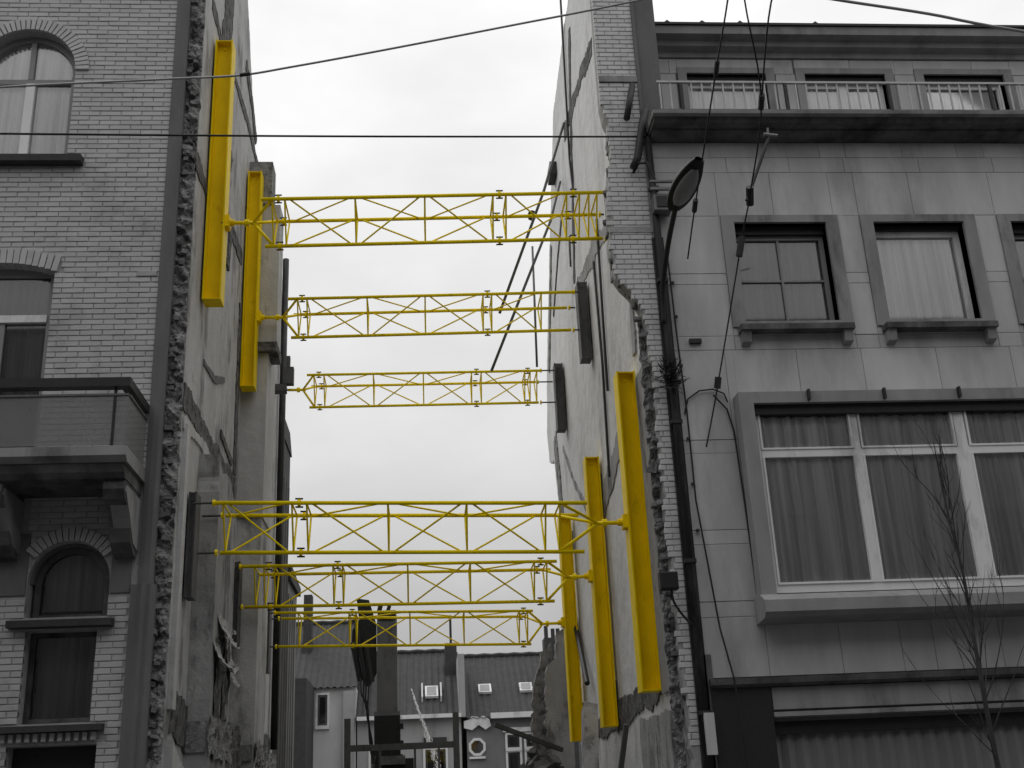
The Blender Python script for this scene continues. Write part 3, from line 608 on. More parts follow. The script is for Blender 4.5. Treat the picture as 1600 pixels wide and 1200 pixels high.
MB().box(3.63, XF1, 14.61, 14.67, 12.935, 12.975).build('roof_edge_strip', 'dark_metal', RH)
for x in (3.95, 4.5, 5.1, 6.3): MB().prism([(x - .06, 12.97), (x + .06, 12.97), (x, 13.02)], 14.62, 14.7, 'y').build('roof_clip', 'dark_metal', RH)
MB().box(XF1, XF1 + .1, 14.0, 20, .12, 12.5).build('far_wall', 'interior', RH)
MB().box(3.4, XF1, 18.01, 18.2, .12, 13.08).build('rear_wall', 'bg_dark', RH)
# upstand of the party wall above the cornice
MB().box(3.27, 3.60, 14.02, 17.9, 10.69, 17.6).build('wall_upstand', 'render', RH)
# facing-brick stub of the lost facade, jagged on the gap side
def stub_left(z):
    pts = [(2.2, 3.12), (3.87, 3.08), (5.9, 3.07), (6.8, 3.09), (7.15, 3.07), (7.9, 3.02), (8.08, 2.88), (8.36, 2.70), (8.84, 2.65), (9.73, 2.68), (10.25, 2.76), (10.9, 2.73), (11.05, 2.68), (17.7, 2.70)]
    for (a, xa), (b, xb) in zip(pts[:-1], pts[1:]):
        if a <= z <= b: return xa + (xb - xa) * (z - a) / (b - a)
    return pts[0][1] if z < 2.2 else pts[-1][1]
poly = [(stub_left(z) + .02 + random.uniform(-.02, .02) * (z < 11), z) for z in [2.0 + i * .12 for i in range(130)]]
MB().prism(poly + [(3.29, 17.5), (3.29, 2.0)], 14.012, 14.30, 'y').build('stub_wall', 'mortar', RH)
cb = []
for k in range(int((17.4 - 2.3) / C)):
    z = 2.3 + k * C; xa = stub_left(z) + (random.uniform(-.03, .05) if z < 11 else 0); x = 3.245
    off = .105 if k % 2 else .0; first = True
    while x > xa + .02:
        ln = .20 if not (first and k % 2) else .095
        p = max(x - ln, xa)
        if x - p > .03: cb.append((p, x, z))
        x = p - .010; first = False
vis, rest = [], []
for (p, q, z) in cb:
    u, v, d = pix((p + q) / 2, 14, z); (vis if (0 < v < 1210 and q - p > .12) else rest).append((d, p, q, z))
vis.sort(); rest += vis[300:]; vis = vis[:300]
bm2 = brick_mesh('brick', .2, BH, .05, 'brick_r')
for (d, p, q, z) in vis:
    o = bpy.data.objects.new('brick', bm2); link(o, RH); o.location = ((p + q) / 2 - 7, random.uniform(-.003, .003), z); o.scale = ((q - p) / .2, 1, 1)
rb = MB()
for (d, p, q, z) in rest: rb.slab(p, q, 14.0 + random.uniform(-.003, .003), 14.05, z - BH / 2, z + BH / 2, .004)
rb.build('bricks', 'brick_r', RH, kind='stuff')
MB().box(2.69, 3.27, 13.975, 14.06, 11.43, 11.53).build('stone_band', 'stone_trim', RH)
MB().box(2.67, 3.27, 13.992, 14.06, 9.0, 9.09).build('stone_band', 'mortar', RH)
MB().box(3.245, 3.29, 13.97, 14.06, 10.4, 17.5).build('edge_strip', 'render', RH)
for i in range(70):
    z = 2.4 + random.random() * 8.5; xa = stub_left(z); z = round(z / C) * C
    o = bpy.data.objects.new('brick', random.choice(cm)); link(o, RH); o.location = (xa - 7 + random.uniform(.03, .10) + (.0 if z > 8 else random.uniform(-.12, .0)), random.uniform(.09, .3), z); o.rotation_euler = (random.uniform(-.2, .2), random.uniform(-.25, .25), random.uniform(-.5, .5)); o.scale = (random.uniform(.35, .7), 1, random.uniform(.6, 1))
# party wall on the right
XR = 3.08
pr = ragged([(14.3, .12), (14.3, 17.6), (17.3, 17.6), (18.4, 16.6), (21.6, 16.0), (23.7, 13.55), (25.4, 11.6), (26.2, 10.1), (26.0, 9.3), (25.1, 9.1), (24.6, 7.6), (24.3, 6.0), (23.6, 4.2), (23.4, .12)], .08, .3, 15, skip=(0, 13))
MB().prism(pr, XR, XR + .19, 'x').build('party_wall', 'plaster2', RH)
rough_edge(2.98, 3.11, 14.22, .12, 7.8, 'broken_edge', RH, 9, .06)
for i, (pts, w, mm) in enumerate([
    ([(16.4, 13.85), (17.5, 14.15), (19.4, 14.4), (20.2, 14.5)], .30, 'scar'), ([(18.6, 15.9), (19.1, 14.6), (19.6, 12.9), (20.2, 11.2)], .22, 'timber'),
    ([(16.3, 10.3), (17.4, 10.6), (18.6, 10.75), (20.0, 10.85)], .34, 'plaster3'), ([(23.4, 8.85), (22.0, 7.7), (20.4, 6.7)], .13, 'plaster3'),
    ([(16.4, 6.95), (17.6, 6.6), (19.2, 6.35)], .42, 'plaster3'), ([(15.2, 3.15), (17.5, 3.0), (20.6, 2.95), (23.0, 2.9)], .38, 'scar'),
    ([(21.2, 13.3), (22.3, 12.8), (23.6, 12.0)], .10, 'scar'), ([(23.3, 13.6), (24.3, 12.2), (25.0, 11.2)], .25, 'rough'), ([(24.6, 9.5), (24.2, 7.5)], .5, 'rough'), ([(23.8, 6.6), (23.4, 4.8)], .5, 'rough'),
    ([(14.5, 9.3), (14.9, 8.3), (15.0, 7.6)], .22, 'plaster3'), ([(20.4, 12.3), (20.5, 11.7)], .07, 'scar')]):
    scar('wall_scar', XR, -1, pts, w, mm, RH, 50 + i, .012 + .0015 * i)
MB().box(3.03, XR, 14.40, 14.95, 2.95, 7.2).build('pale_plaster_strip', 'plaster3', RH)
MB().prism(ragged([(14.35, .12), (14.35, 2.7), (16.4, 2.75), (16.5, .12)], .06, .15, 31, skip=(0, 3)), 2.98, XR, 'x').build('lower_plaster', 'plaster3', RH)
for pts in ([(3.05, 17.7, 10.4), (3.05, 17.6, 8.5), (3.05, 17.75, 6.6)], [(3.05, 17.1, 10.9), (3.04, 17.15, 9.4), (3.05, 17.3, 7.9)], [(3.04, 19.2, 17.2), (3.04, 19.5, 13.5), (3.04, 19.3, 12.6)]):
    MB().path(pts, .022, 6).build('conduit', 'dark_metal', RH)
MB().path([(3.03, 23.6, 5.75), (3.0, 22.3, 4.7), (2.96, 21.2, 3.75)], .05, 8).build('sloping_pipe', 'dark_metal', RH)
MB().box(2.93, XR, 21.6, 22.1, 14.45, 14.75).build('wall_box', 'dark_metal', RH)
# drainpipes
MB().path([(3.30, 13.93, 10.45), (3.31, 13.92, 9), (3.31, 13.92, .12)], .05, 10).build('drainpipe', 'pipe', RH, True)
MB().box(3.235, 3.39, 13.955, 14.05, .12, 8.9).build('drain_chase', 'pipe', RH)
for z in (9.6, 8.2, 6.2, 4.4, 2.6): MB().box(3.24, 3.38, 13.86, 13.95, z, z + .05).build('pipe_collar', 'dark_metal', RH)
MB().path([(3.30, 13.9, 10.9), (3.22, 13.86, 10.6), (3.12, 13.88, 10.1), (3.05, 13.9, 9.95)], .055, 8).build('broken_gutter', 'dark_metal', RH, True)
MB().path([(3.16, 13.94, 11.35), (3.02, 13.9, 10.75)], .045, 8).build('bent_pipe', 'dark_metal', RH, True)
MB().box(3.37, 3.46, 13.955, 14.02, .12, 3.3).build('pipe_guard', 'grey_metal', RH)
MB().box(3.28, 3.40, 13.84, 13.90, 2.15, 2.62).build('number_plate', 'stone', RH)
# cables clipped to the facade
MB().path([(3.42, 13.95, 8.6), (3.44, 13.95, 7.4), (3.47, 13.95, 6.4), (3.47, 13.95, 5.2), (3.60, 13.93, 3.6), (3.68, 13.83, 3.0), (3.72, 13.80, 2.0)], .011, 6).build('facade_cable', 'cable', RH)
MB().path([(3.44, 13.96, 6.35), (3.50, 13.95, 6.55), (3.66, 13.95, 6.66), (3.84, 13.95, 6.68), (3.98, 13.95, 6.62), (4.02, 13.95, 6.5)], .011, 6).build('facade_cable', 'cable', RH)
MB().path([(3.84, 13.95, 6.6), (4.0, 13.95, 6.4), (4.06, 13.95, 6.1), (4.09, 13.94, 5.0), (4.11, 13.94, 4.0)], .011, 6).build('facade_cable', 'cable', RH)
for z in (8.2, 7.7, 7.0, 6.0, 5.4, 4.8): MB().box(3.435, 3.475, 13.935, 13.97, z, z + .03).build('cable_clip', 'dark_metal', RH)
MB().box(3.60, 3.76, 13.93, 13.985, 7.33, 7.39).build('rusty_stub', 'dark_metal', RH)

# ================================================================== YELLOW SHORING
S = .67
def truss(label, yc, zt, slope, up, mods, frames, tipx, ends, padx, midx):
    """triangular lattice strut: two top tubes, one bottom tube; mods = lists of lacing nodes"""
    T = thing('lattice_strut', label, 'lattice strut', (0, yc, zt), 'yellow lattice struts across the gap')
    P = {'A': lambda x: Vector((x, yc - S / 2, zt + slope * x)), 'B': lambda x: Vector((x, yc + S / 2, zt + slope * x)), 'C': lambda x: Vector((x, yc, zt - .866 * S + slope * x))}
    for c in 'ABC':
        e0, e1 = ends; 
        if c != 'A': e0 += .03; e1 -= .03
        MB().tube(P[c](e0), P[c](e1), .027, 10).build('chord', 'yellow_t', T, True)
    def bar(p, q, r=.013): MB().tube(p, q, r, 6, cap=False).build('lacing_bar', 'yellow_t', T, True)
    def frame(x):
        for a, b in ('AB', 'BC', 'CA'): bar(P[a](x), P[b](x), .013)
    for nodes in mods:
        for x in nodes: frame(x)
        for i in range(len(nodes) - 1):
            x0, x1 = nodes[i] + .06, nodes[i + 1] - .06; fl = i % 2
            for a, b in (('A', 'C'), ('C', 'B'), ('B', 'A')):
                if fl: a, b = b, a
                bar(P[a](x0), P[b](x1))
    for x in frames: frame(x)
    for x in midx:
        for c in 'ABC': MB().tube(P[c](x - .018) , P[c](x + .018), .048, 10).build('coupling_flange', 'yellow_t', T)
        for c in 'ABC':
            MB().tube(P[c](x - .05) + Vector((0, -.02, .05)), P[c](x + .05) + Vector((0, -.02, .05)), .012, 6).tube(P[c](x - .05) + Vector((0, .02, -.05)), P[c](x + .05) + Vector((0, .02, -.05)), .012, 6).build('bolt', 'dark_metal', T)
    sg = -1 if tipx < 0 else 1
    tip = Vector((tipx, yc, zt - .29 * S + slope * tipx)); fx_ = frames[0]
    for c in 'ABC': MB().tube(P[c](fx_), tip, .022, 8).build('end_brace', 'yellow_t', T, True)
    MB().tube(tip - Vector((sg * .06, 0, 0)), tip + Vector((sg * .30, 0, 0)), .028, 10).build('spindle', 'yellow_t', T, True)
    MB().tube(tip + Vector((sg * .06, 0, 0)), tip + Vector((sg * .12, 0, 0)), .055, 8).build('spindle_nut', 'yellow_t', T)
    MB().tube(tip + Vector((sg * .29, 0, 0)), tip + Vector((sg * (2.78 - abs(tipx)), 0, 0)), .02, 8).build('threaded_rod', 'pad', T)
    for c in 'ABC':
        xe = ends[1] if sg < 0 else ends[0]
        MB().tube(P[c](xe), Vector((padx, P[c](xe).y, P[c](xe).z)), .016, 8).build('threaded_rod', 'pad', T)
        MB().tube(P[c](xe) - Vector((-sg * -.0, 0, 0)), P[c](xe) + Vector((-sg * .03, 0, 0)), .045, 8).build('end_flange', 'yellow_t', T)
    return T
Y1, Y2, Y3 = 15.15, 18.72, 22.6
truss('yellow lattice strut, nearest and largest of the upper row', Y1, 10.04, .02, True, [[-1.84, -.84, .16, 1.15], [1.34, 2.23]], [-2.02, 2.42, 2.56, 2.68], -2.32, (-2.17, 2.80), 2.88, [-1.93, 1.245, 2.33])
truss('yellow lattice strut, middle one of the upper row', Y2, 10.11, .016, True, [[-1.86, -.83, .17, 1.18], [1.33, 2.20]], [-2.02], -2.30, (-2.18, 2.76), 2.88, [-1.94, 1.255])
truss('yellow lattice strut, farthest and smallest of the upper row', Y3, 10.17, .004, True, [[-1.88, -.88, .14, 1.13], [1.33, 2.23]], [-2.08, 2.34, 2.48], -2.33, (-2.22, 2.55), 2.88, [-1.98, 1.23, 2.29])
truss('yellow lattice strut, nearest and largest of the lower row', Y1, 5.48, -.025, False, [[-1.45, -.40, .63, 1.67], [-2.52, -1.64]], [1.86], 2.40, (-2.62, 2.22), -2.9, [-1.545])
truss('yellow lattice strut, middle one of the lower row', Y2, 5.42, -.012, False, [[-1.22, -.19, .81, 1.84], [-2.29, -1.37]], [2.04, -2.60, -2.45], 2.43, (-2.80, 2.20), -2.9, [-1.295, 1.94, -2.37])
truss('yellow lattice strut, lowest and farthest, just above the crane boom', Y3, 5.30, -.024, False, [[-1.22, -.20, .83, 1.89], [-2.30, -1.35]], [2.05], 2.36, (-2.72, 2.15), -2.9, [-1.285, 1.97])

def hbeam(name, label, cat, grp, xw, xi, yc, z0, z1, m, fw=.30, rec=.135):
    """upright H-section standing against a party wall: flanges parallel to the wall"""
    B = thing(name, label, cat, ((xw + xi) / 2, yc, z0), grp); s = 1 if xi > xw else -1; t = .022
    MB().box(min(xw, xw + s * t), max(xw, xw + s * t), yc - fw / 2, yc + fw / 2, z0, z1).build('flange', m, B)
    MB().box(min(xi, xi - s * t), max(xi, xi - s * t), yc - fw / 2, yc + fw / 2, z0, z1).build('flange', m, B)
    a, b = sorted((xw + s * t, xi - s * t))
    MB().box(a, b, yc - fw / 2 + rec, yc - fw / 2 + rec + .016, z0 + .02, z1 - .02).build('web', m, B)
    MB().box(a, b, yc - fw / 2 + .006, yc + fw / 2 - .006, z0 + .002, z0 + .02).build('end_plate', m, B)
    MB().box(a, b, yc - fw / 2 + .03, yc + fw / 2 - .006, z1 - .02, z1 - .002).build('end_plate', m, B)
    xm = (a + b) / 2
    MB().tube((xm, yc - fw / 2 + rec - .02, z1 - .1), (xm, yc - fw / 2 + rec + .001, z1 - .1), .022, 8).build('lifting_bolt', m, B)
    c0, c1 = sorted((xw, xw - s * .028)); MB().box(c0, c1, yc - .1, yc + .1, z0 + .3, z0 + .7).build('packer', 'timber', B); MB().box(c0, c1, yc - .1, yc + .1, z1 - .7, z1 - .3).build('packer', 'timber', B)
    return B
G1 = 'tall yellow steel beams upright against the party walls'
def clevis(B, x, s, yc, z):
    MB().box(min(x, x + s * .06), max(x, x + s * .06), yc - .09, yc + .09, z - .09, z + .09).build('bearing_plate', 'yellow', B)
    MB().tube((x + s * .05, yc, z), (x + s * .12, yc, z), .05, 10).build('socket', 'yellow', B)
b = hbeam('strongback_beam', 'tall yellow steel beam high on the left wall, the one nearer the street', 'steel beam', G1, -2.968, -2.71, Y1, 8.53, 12.88, 'yellow'); clevis(b, -2.71, 1, Y1, 9.80)
b = hbeam('strongback_beam', 'tall yellow steel beam high on the left wall, the one farther back', 'steel beam', G1, -2.968, -2.73, Y2, 8.56, 12.72, 'yellow'); clevis(b, -2.73, 1, Y2, 9.88)
b = hbeam('strongback_beam', 'widest yellow steel beam on the right wall, nearest the street', 'steel beam', G1, 3.05, 2.79, Y1, 3.0, 7.36, 'yellow'); clevis(b, 2.79, -1, Y1, 5.23)
b = hbeam('strongback_beam', 'middle of the three yellow steel beams on the right wall', 'steel beam', G1, 3.04, 2.80, Y2, 2.82, 7.2, 'yellow'); clevis(b, 2.80, -1, Y2, 5.2)
b = hbeam('strongback_beam', 'farthest yellow steel beam on the right wall, beside the background roofs', 'steel beam', G1, 3.02, 2.78, Y3, 2.84, 7.15, 'yellow'); clevis(b, 2.78, -1, Y3, 5.06)
G2 = 'short grey steel beams taking the plain strut ends'
for (lab, xw, xi, yc, z0, z1) in (('short grey steel pad beam high on the right wall behind the brick stub', 3.05, 2.87, Y1, 8.85, 10.35), ('short dark grey steel pad beam high on the right wall, at the middle strut', 3.05, 2.87, Y2, 8.98, 10.45), ('short dark steel pad beam high on the right wall, at the farthest strut', 3.05, 2.87, Y3, 8.97, 10.42),
                                  ('short black steel pad beam on the lower left wall, nearest the street', -2.97, -2.87, 15.02, 4.35, 5.72), ('short black steel pad beam on the lower left wall, at the middle strut', -2.97, -2.85, Y2, 4.25, 5.58), ('short steel pad beam on the lower left wall, at the farthest strut', -2.97, -2.85, Y3, 4.3, 5.6)):
    hbeam('pad_beam', lab, 'steel beam', G2, xw, xi, yc, z0, z1, 'pad', .30, .03)
J = thing('jack_pad', 'dark steel jack pad behind the left chimney breast', 'jack', (-2.65, Y3, 9.9))
MB().box(-2.97, -2.66, Y3 - .12, Y3 + .12, 9.92, 10.06).build('base_plate', 'pad', J); MB().box(-2.72, -2.52, Y3 - .08, Y3 + .08, 10.08, 10.45).build('bracket', 'pad', J); MB().box(-2.68, -2.60, Y3 - .06, Y3 + .06, 10.45, 10.7).build('lug', 'pad', J)

# ================================================================== loose poles hanging by the right wall
def pole(label, pts, r=.03):
    o = MB().path(pts, r * .8, 8).build('loose_pole', 'grey_metal', None, True)
    return tag(o, label, 'pole', 'loose steel poles by the right wall')
pole('long dark pole leaning from the roof scar down to the middle upper strut', [(2.98, 19.5, 14.35), (2.56, 20.0, 13.1), (1.62, 20.5, 10.70)], .035)
pole('longest dark pole leaning out to the farthest upper strut', [(3.03, 20.9, 13.85), (2.79, 21.0, 12.98), (1.46, 21.1, 9.74)], .035)
pole('thin upright dark pole standing by the far edge of the right wall', [(2.5, 22.0, 12.91), (2.48, 22.0, 11.5), (2.47, 22.1, 10.2)], .03)
for i, (c, lab) in enumerate((((2.34, 20.35, 12.75), 'small dark clamp on the long leaning pole'),)):
    o = MB().prism(arc(c[0], c[2], .09, 0, 6.283, 8)[:-1], c[1] - .06, c[1] + .06, 'y').build('pole_clamp', 'dark_metal'); tag(o, lab, 'clamp')

# ================================================================== OVERHEAD WIRES
def smooth(pts, n=6):
    pts = [Vector(p) for p in pts]; outp = []
    for i in range(len(pts) - 1):
        p0, p1, p2, p3 = pts[max(i - 1, 0)], pts[i], pts[i + 1], pts[min(i + 2, len(pts) - 1)]
        for j in range(n):
            t = j / n; outp.append(.5 * ((2 * p1) + (p2 - p0) * t + (2 * p0 - 5 * p1 + 4 * p2 - p3) * t * t + (3 * p1 - p0 - 3 * p2 + p3) * t ** 3))
    return outp + [pts[-1]]
def wire(label, pts, r, m='cable', fit=(), grp='overhead wires'):
    T = thing('overhead_wire', label, 'wire', pts[0], grp)
    MB().path(smooth(pts), r, 6).build('strand', m, T, True)
    for (p, q, rr) in fit: MB().tube(p, q, rr, 8).build('insulator', 'dark_metal', T)
    return T
wire('taut black wire running level from the left to the stone building cornice', [(-9.5, 11.4, 8.95), (-5.2, 12.5, 9.60), (-1.1, 13.1, 9.95), (3.30, 13.9, 10.46)], .014)
wire('grey cable sloping up from the left house across the sky', [(-9, 10.2, 8.2), (-4.64, 10.0, 8.48), (-2.5, 10.0, 8.63), (-1.75, 10.0, 8.68), (-1.2, 10.0, 8.79), (-.28, 10.0, 9.0), (1.05, 10.0, 9.32), (2.43, 10.0, 9.66), (6.0, 10.0, 10.6)], .012, 'wire', [((-1.72, 10, 8.685), (-1.62, 10, 8.705), .02)])
wire('grey cable crossing the sky above the roof at the top right', [(2.0, 9.0, 9.45), (3.77, 9.0, 8.97), (4.15, 9.0, 8.88), (5.02, 9.0, 8.73), (5.95, 9.0, 8.53), (9.0, 9.0, 8.0)], .016, 'wire')
w1 = [(3.69, 13.93, 8.54), (3.68, 13.3, 8.94), (3.56, 12.6, 8.83 + .02), (3.49, 11.0, 9.54 - .0), (3.03, 9.0, 8.87 + .35)]
wire('thin anchor wire fixed to the facade just right of the street lamp', [(3.69, 13.93, 8.56), (3.70, 13.7, 8.75), (3.71, 13.4, 9.0), (3.66, 12.9, 9.02 + .02), (3.49, 11.0, 9.54), (3.30, 9.6, 9.42), (3.03, 8.9, 8.80), (2.4, 6.5, 7.6)][:0] or [(3.69, 13.93, 8.56), (3.68, 13.3, 8.94), (3.60, 12.4, 9.15), (3.49, 11.0, 9.54), (3.32, 9.8, 9.52), (2.75, 7.6, 8.6)], .010, 'cable', [((3.68, 13.3, 8.94), (3.66, 13.1, 9.0), .035), ((3.62, 12.6, 9.1), (3.60, 12.4, 9.15), .03), ((3.50, 11.1, 9.5), (3.48, 10.9, 9.56), .03)])
wire('forked anchor wire hanging over the grey framed window', [(3.67, 13.93, 5.89), (3.89, 13.85, 6.71), (4.27, 13.3, 8.52), (4.22, 12.6, 8.78), (3.96, 11.0, 9.07), (3.50, 9.8, 9.50), (2.9, 8.0, 8.75)], .010, 'cable', [((3.88, 13.87, 6.66), (3.90, 13.83, 6.80), .045), ((4.22, 13.35, 8.30), (4.28, 13.3, 8.56), .045), ((4.24, 12.7, 8.70), (4.20, 12.5, 8.84), .05), ((3.98, 11.1, 9.05), (3.94, 10.9, 9.10), .035)])
wire('second branch of the forked anchor wire, leaning right at the top', [(3.96, 11.0, 9.07), (3.82, 9.9, 9.57), (3.5, 8.2, 8.9)], .010, 'cable')
R_ = thing('spreader_rod', 'dark rod with small crosspiece slanting from the forked wire fitting', 'rod', (4.18, 12.6, 8.72))
MB().tube((4.17, 12.6, 8.70), (4.58, 12.6, 9.65), .022, 8).build('rod', 'dark_metal', R_); MB().tube((4.50, 12.6, 9.66), (4.68, 12.6, 9.64), .03, 8).build('crosspiece', 'grey_metal', R_); MB().tube((4.56, 12.6, 9.66), (4.57, 12.6, 9.76), .015, 8).build('pin', 'grey_metal', R_)

# ================================================================== STREET LAMP on the facade
LP = thing('street_lamp', 'grey oval street lamp on a slanting arm beside the drainpipe', 'street lamp', (3.25, 13.9, 8.26))
MB().path(smooth([(3.27, 13.9, 7.6), (3.27, 13.75, 8.05), (3.26, 13.2, 8.40), (3.25, 12.55, 8.62)]), .035, 10).build('arm', 'dark_metal', LP, True)
def lamp_shell(z_up, z_dn, w, ln, m, nm, dz=0):
    h0, h1 = Vector((3.24, 12.65, 8.60)), Vector((3.38, 11.78, 8.80)); ax = (h1 - h0); sd = Vector((1, .16, 0)).normalized(); up = ax.normalized().cross(sd); up = up if up.z > 0 else -up
    def f(u, v):
        t = u; a = v * 2 * math.pi; prof = math.sin(math.pi * (.04 + .92 * t) ** .85) ** .55
        s_, c_ = math.sin(a), math.cos(a)
        return h0 + ax * (.5 + (t - .5) * ln) + sd * (c_ * w * prof) + up * ((z_up if s_ > 0 else z_dn) * s_ * prof + dz)
    return MB().grid(f, 16, 24).build(nm, m, LP, True)
lamp_shell(.15, .05, .17, 1.0, 'machine_b', 'head'); lamp_shell(.02, .055, .125, .70, 'lens', 'lens', -.03)
BX = thing('junction_box', 'open grey junction box on a bracket left of the street lamp', 'box', (3.36, 13.8, 9.3))
MB().box(3.26, 3.50, 13.75, 13.95, 9.22, 9.46).build('body', 'grey_metal', BX); MB().box(3.30, 3.46, 13.735, 13.75, 9.26, 9.42).build('cover', 'dark_metal', BX); MB().box(3.22, 3.62, 13.70, 13.74, 9.50, 9.54).build('bracket', 'grey_metal', BX); MB().box(3.22, 3.62, 13.70, 13.74, 9.62, 9.65).build('bracket', 'grey_metal', BX)
MB().path([(3.30, 13.72, 9.65), (3.22, 13.75, 9.95), (3.12, 13.85, 10.0), (3.05, 13.95, 9.9)], .02, 6).build('cable_loop', 'cable', BX)
FB = thing('wall_floodlight', 'black box floodlight with cable on the brick stub beside the widest yellow beam', 'lamp', (2.97, 13.75, 4.15))
MB().slab(2.86, 3.08, 13.62, 13.76, 4.04, 4.25, .015).build('housing', 'machine_b', FB); MB().box(2.93, 3.01, 13.76, 14.1, 4.10, 4.18).build('bracket', 'dark_metal', FB); MB().path(smooth([(3.0, 13.7, 4.04), (3.03, 13.75, 3.9), (3.15, 13.85, 3.75), (3.25, 13.88, 3.65)]), .014, 6).build('lead', 'cable', FB)
# weed growing from the wall
WD = thing('wall_weed', 'dark ragged weed growing out behind the drainpipe', 'plant', (3.3, 13.85, 6.85))
lm = MB(); rnd = random.Random(5)
for i in range(150):
    a = rnd.uniform(0, 6.28); e = rnd.uniform(-.6, 1.3); ln = rnd.uniform(.08, .26); d = Vector((math.cos(a) * math.cos(e), -abs(math.sin(a)) * math.cos(e), math.sin(e))); p = Vector((3.28 + rnd.uniform(-.1, .1), 13.86, 6.82 + rnd.uniform(-.16, .16))); s_ = d.orthogonal().normalized() * .014; b0 = len(lm.v); q = p + d * ln
    lm.v += [tuple(p - s_ * .4), tuple(p + d * ln * .5 - s_), tuple(q), tuple(p + d * ln * .5 + s_)]; lm.f.append((b0, b0 + 1, b0 + 2, b0 + 3))
lm.build('leaves', 'leaf', WD)
sm = MB()
for i in range(9): sm.tube((3.28, 13.9, 6.75), (3.28 + rnd.uniform(-.18, .18), 13.8 + rnd.uniform(-.12, .05), 6.75 + rnd.uniform(-.1, .3)), .008, 5)
sm.build('stems', 'bark', WD)

# ================================================================== BARE SAPLING
TR = thing('bare_tree', 'slender leafless street tree in front of the bay window', 'tree', (5.92, 12.2, .12)); rnd = random.Random(12)
trunk_pts = [(5.92, 12.2, .1), (5.93, 12.2, 1.2), (5.90, 12.2, 2.2), (5.89, 12.18, 3.1), (5.91, 12.2, 3.8), (5.86, 12.2, 4.5), (5.84, 12.2, 5.35)]
tp = smooth(trunk_pts, 4); MB().path(tp, .05, 8, [.034 * (1 - i / len(tp)) + .004 for i in range(len(tp))]).build('trunk', 'bark', TR, True)
def branch(mb, p, d, ln, r, lvl):
    pts = [Vector(p)]; dd = Vector(d).normalized()
    for i in range(6):
        dd = (dd + Vector((rnd.uniform(-.12, .12), rnd.uniform(-.12, .12), rnd.uniform(-.02, .14)))).normalized(); pts.append(pts[-1] + dd * ln / 6)
    mb.path(pts, r, 5, [r * (1 - i / 7) for i in range(7)])
    if lvl:
        for i in range(rnd.randint(1, 3)):
            j = rnd.randint(1, 5); a = Vector((rnd.uniform(-.7, .7), rnd.uniform(-.7, .7), rnd.uniform(.1, .6))); branch(mb, pts[j], dd + a, ln * rnd.uniform(.3, .6), r * .55, lvl - 1)
for i in range(27):
    z = 1.9 + 2.9 * (i / 27) + rnd.uniform(-.05, .05); xk = 5.9 - .03 * (z - 4 if z > 4 else 0)
    a = rnd.uniform(0, 6.28); sp = .62 if z < 3 else .38
    mb = MB(); d = Vector((math.cos(a) * sp - (.25 if i % 2 else 0), math.sin(a) * sp, 1)); branch(mb, (xk, 12.2, z), d, rnd.uniform(.7, 1.35) * (1.25 if z < 3 else .8), .009, 2); mb.build('branch', 'bark', TR)

# ================================================================== BACKGROUND HOUSES
BY = 45.0
def rib_roof(x0, x1, y0, z0, y1, z1, name, parent, m='tile', rib=.25):
    nu = int((x1 - x0) / rib) * 4; nv = 16
    def f(u, v):
        s = math.sin(u * (x1 - x0) / rib * 6.283) * .03 + .03 * ((v * nv * 1.0) % 1)
        return (x0 + (x1 - x0) * u, y0 + (y1 - y0) * v, z0 + (z1 - z0) * v + s)
    mb = MB().grid(f, nu, nv); return mb.build(name, m, parent)
def house(name, label, x0, x1, ze, zr, wallm, yo=0, roofd=3.6):
    H = thing(name, label, 'house', ((x0 + x1) / 2, BY + yo, 0)); y = BY + yo
    MB().box(x0, x1, y, y + 7, 0, ze).build('wall', wallm, H)
    rib_roof(x0 - .05, x1 + .05, y - .2, ze, y + roofd, zr, 'roof', H)
    MB().prism([(y + roofd, zr), (y + 7.2, ze), (y, ze)], x0, x1, 'x').build('rear_roof', 'tile', H)
    n = int((x1 - x0) / .3)
    MB().path([(x0 + (x1 - x0) * i / n, y + roofd, zr + .03 + .03 * (i % 2)) for i in range(n + 1)], .09, 6).build('ridge_tiles', 'tile', H)
    return H
def hwin(H, x0, x1, z0, z1, y, fm='white', g='glass_d', fw=.08):
    w = bpy.data.objects.new('window', None); link(w, H); w.location = Vector(((x0 + x1) / 2, y, z0)) - abs_loc(H)
    MB().box(x0, x1, y - .02, y - .015, z0, z1).build('pane', g, w); MB().box(x0 + fw, x1 - fw, y - .012, y - .01, z0 + fw, z1 - fw).build('dark_room_plate', 'interior', w)  # thin dark plate paints the unlit room behind each pane
    MB().box(x0 - fw, x0, y - .06, y, z0 - fw, z1 + fw).box(x1, x1 + fw, y - .06, y, z0 - fw, z1 + fw).box(x0, x1, y - .06, y, z1, z1 + fw).box(x0 - fw, x1 + fw, y - .1, y, z0 - fw * 1.6, z0).build('frame', fm, w)
def skylight(H, xc, yc, zc, w, h, slope, m='bg_white'):
    c, s_ = math.cos(slope), math.sin(slope); mb = MB(); b0 = 0
    o = MB().box(-w / 2, w / 2, -h / 2, h / 2, 0, .1).build('skylight', 'white', None); o.parent = H; o.location = Vector((xc, yc, zc + .06)) - abs_loc(H); o.rotation_euler = (slope, 0, 0)
    q = MB().box(-w / 2 + .07, w / 2 - .07, -h / 2 + .07, h / 2 - .07, .1, .11).build('skylight_pane', 'lens', None); q.parent = o
HA = house('white_house', 'white rendered house with one tall narrow window behind the left annex', -7.5, -2.45, 6.35, 9.3, 'bg_white')
hwin(HA, -3.86, -3.5, 5.0, 6.1, BY)
MB().box(-2.9, -2.5, BY - .25, BY - .02, 0, 6.2).build('downpipe_chase', 'bg_grey', HA)
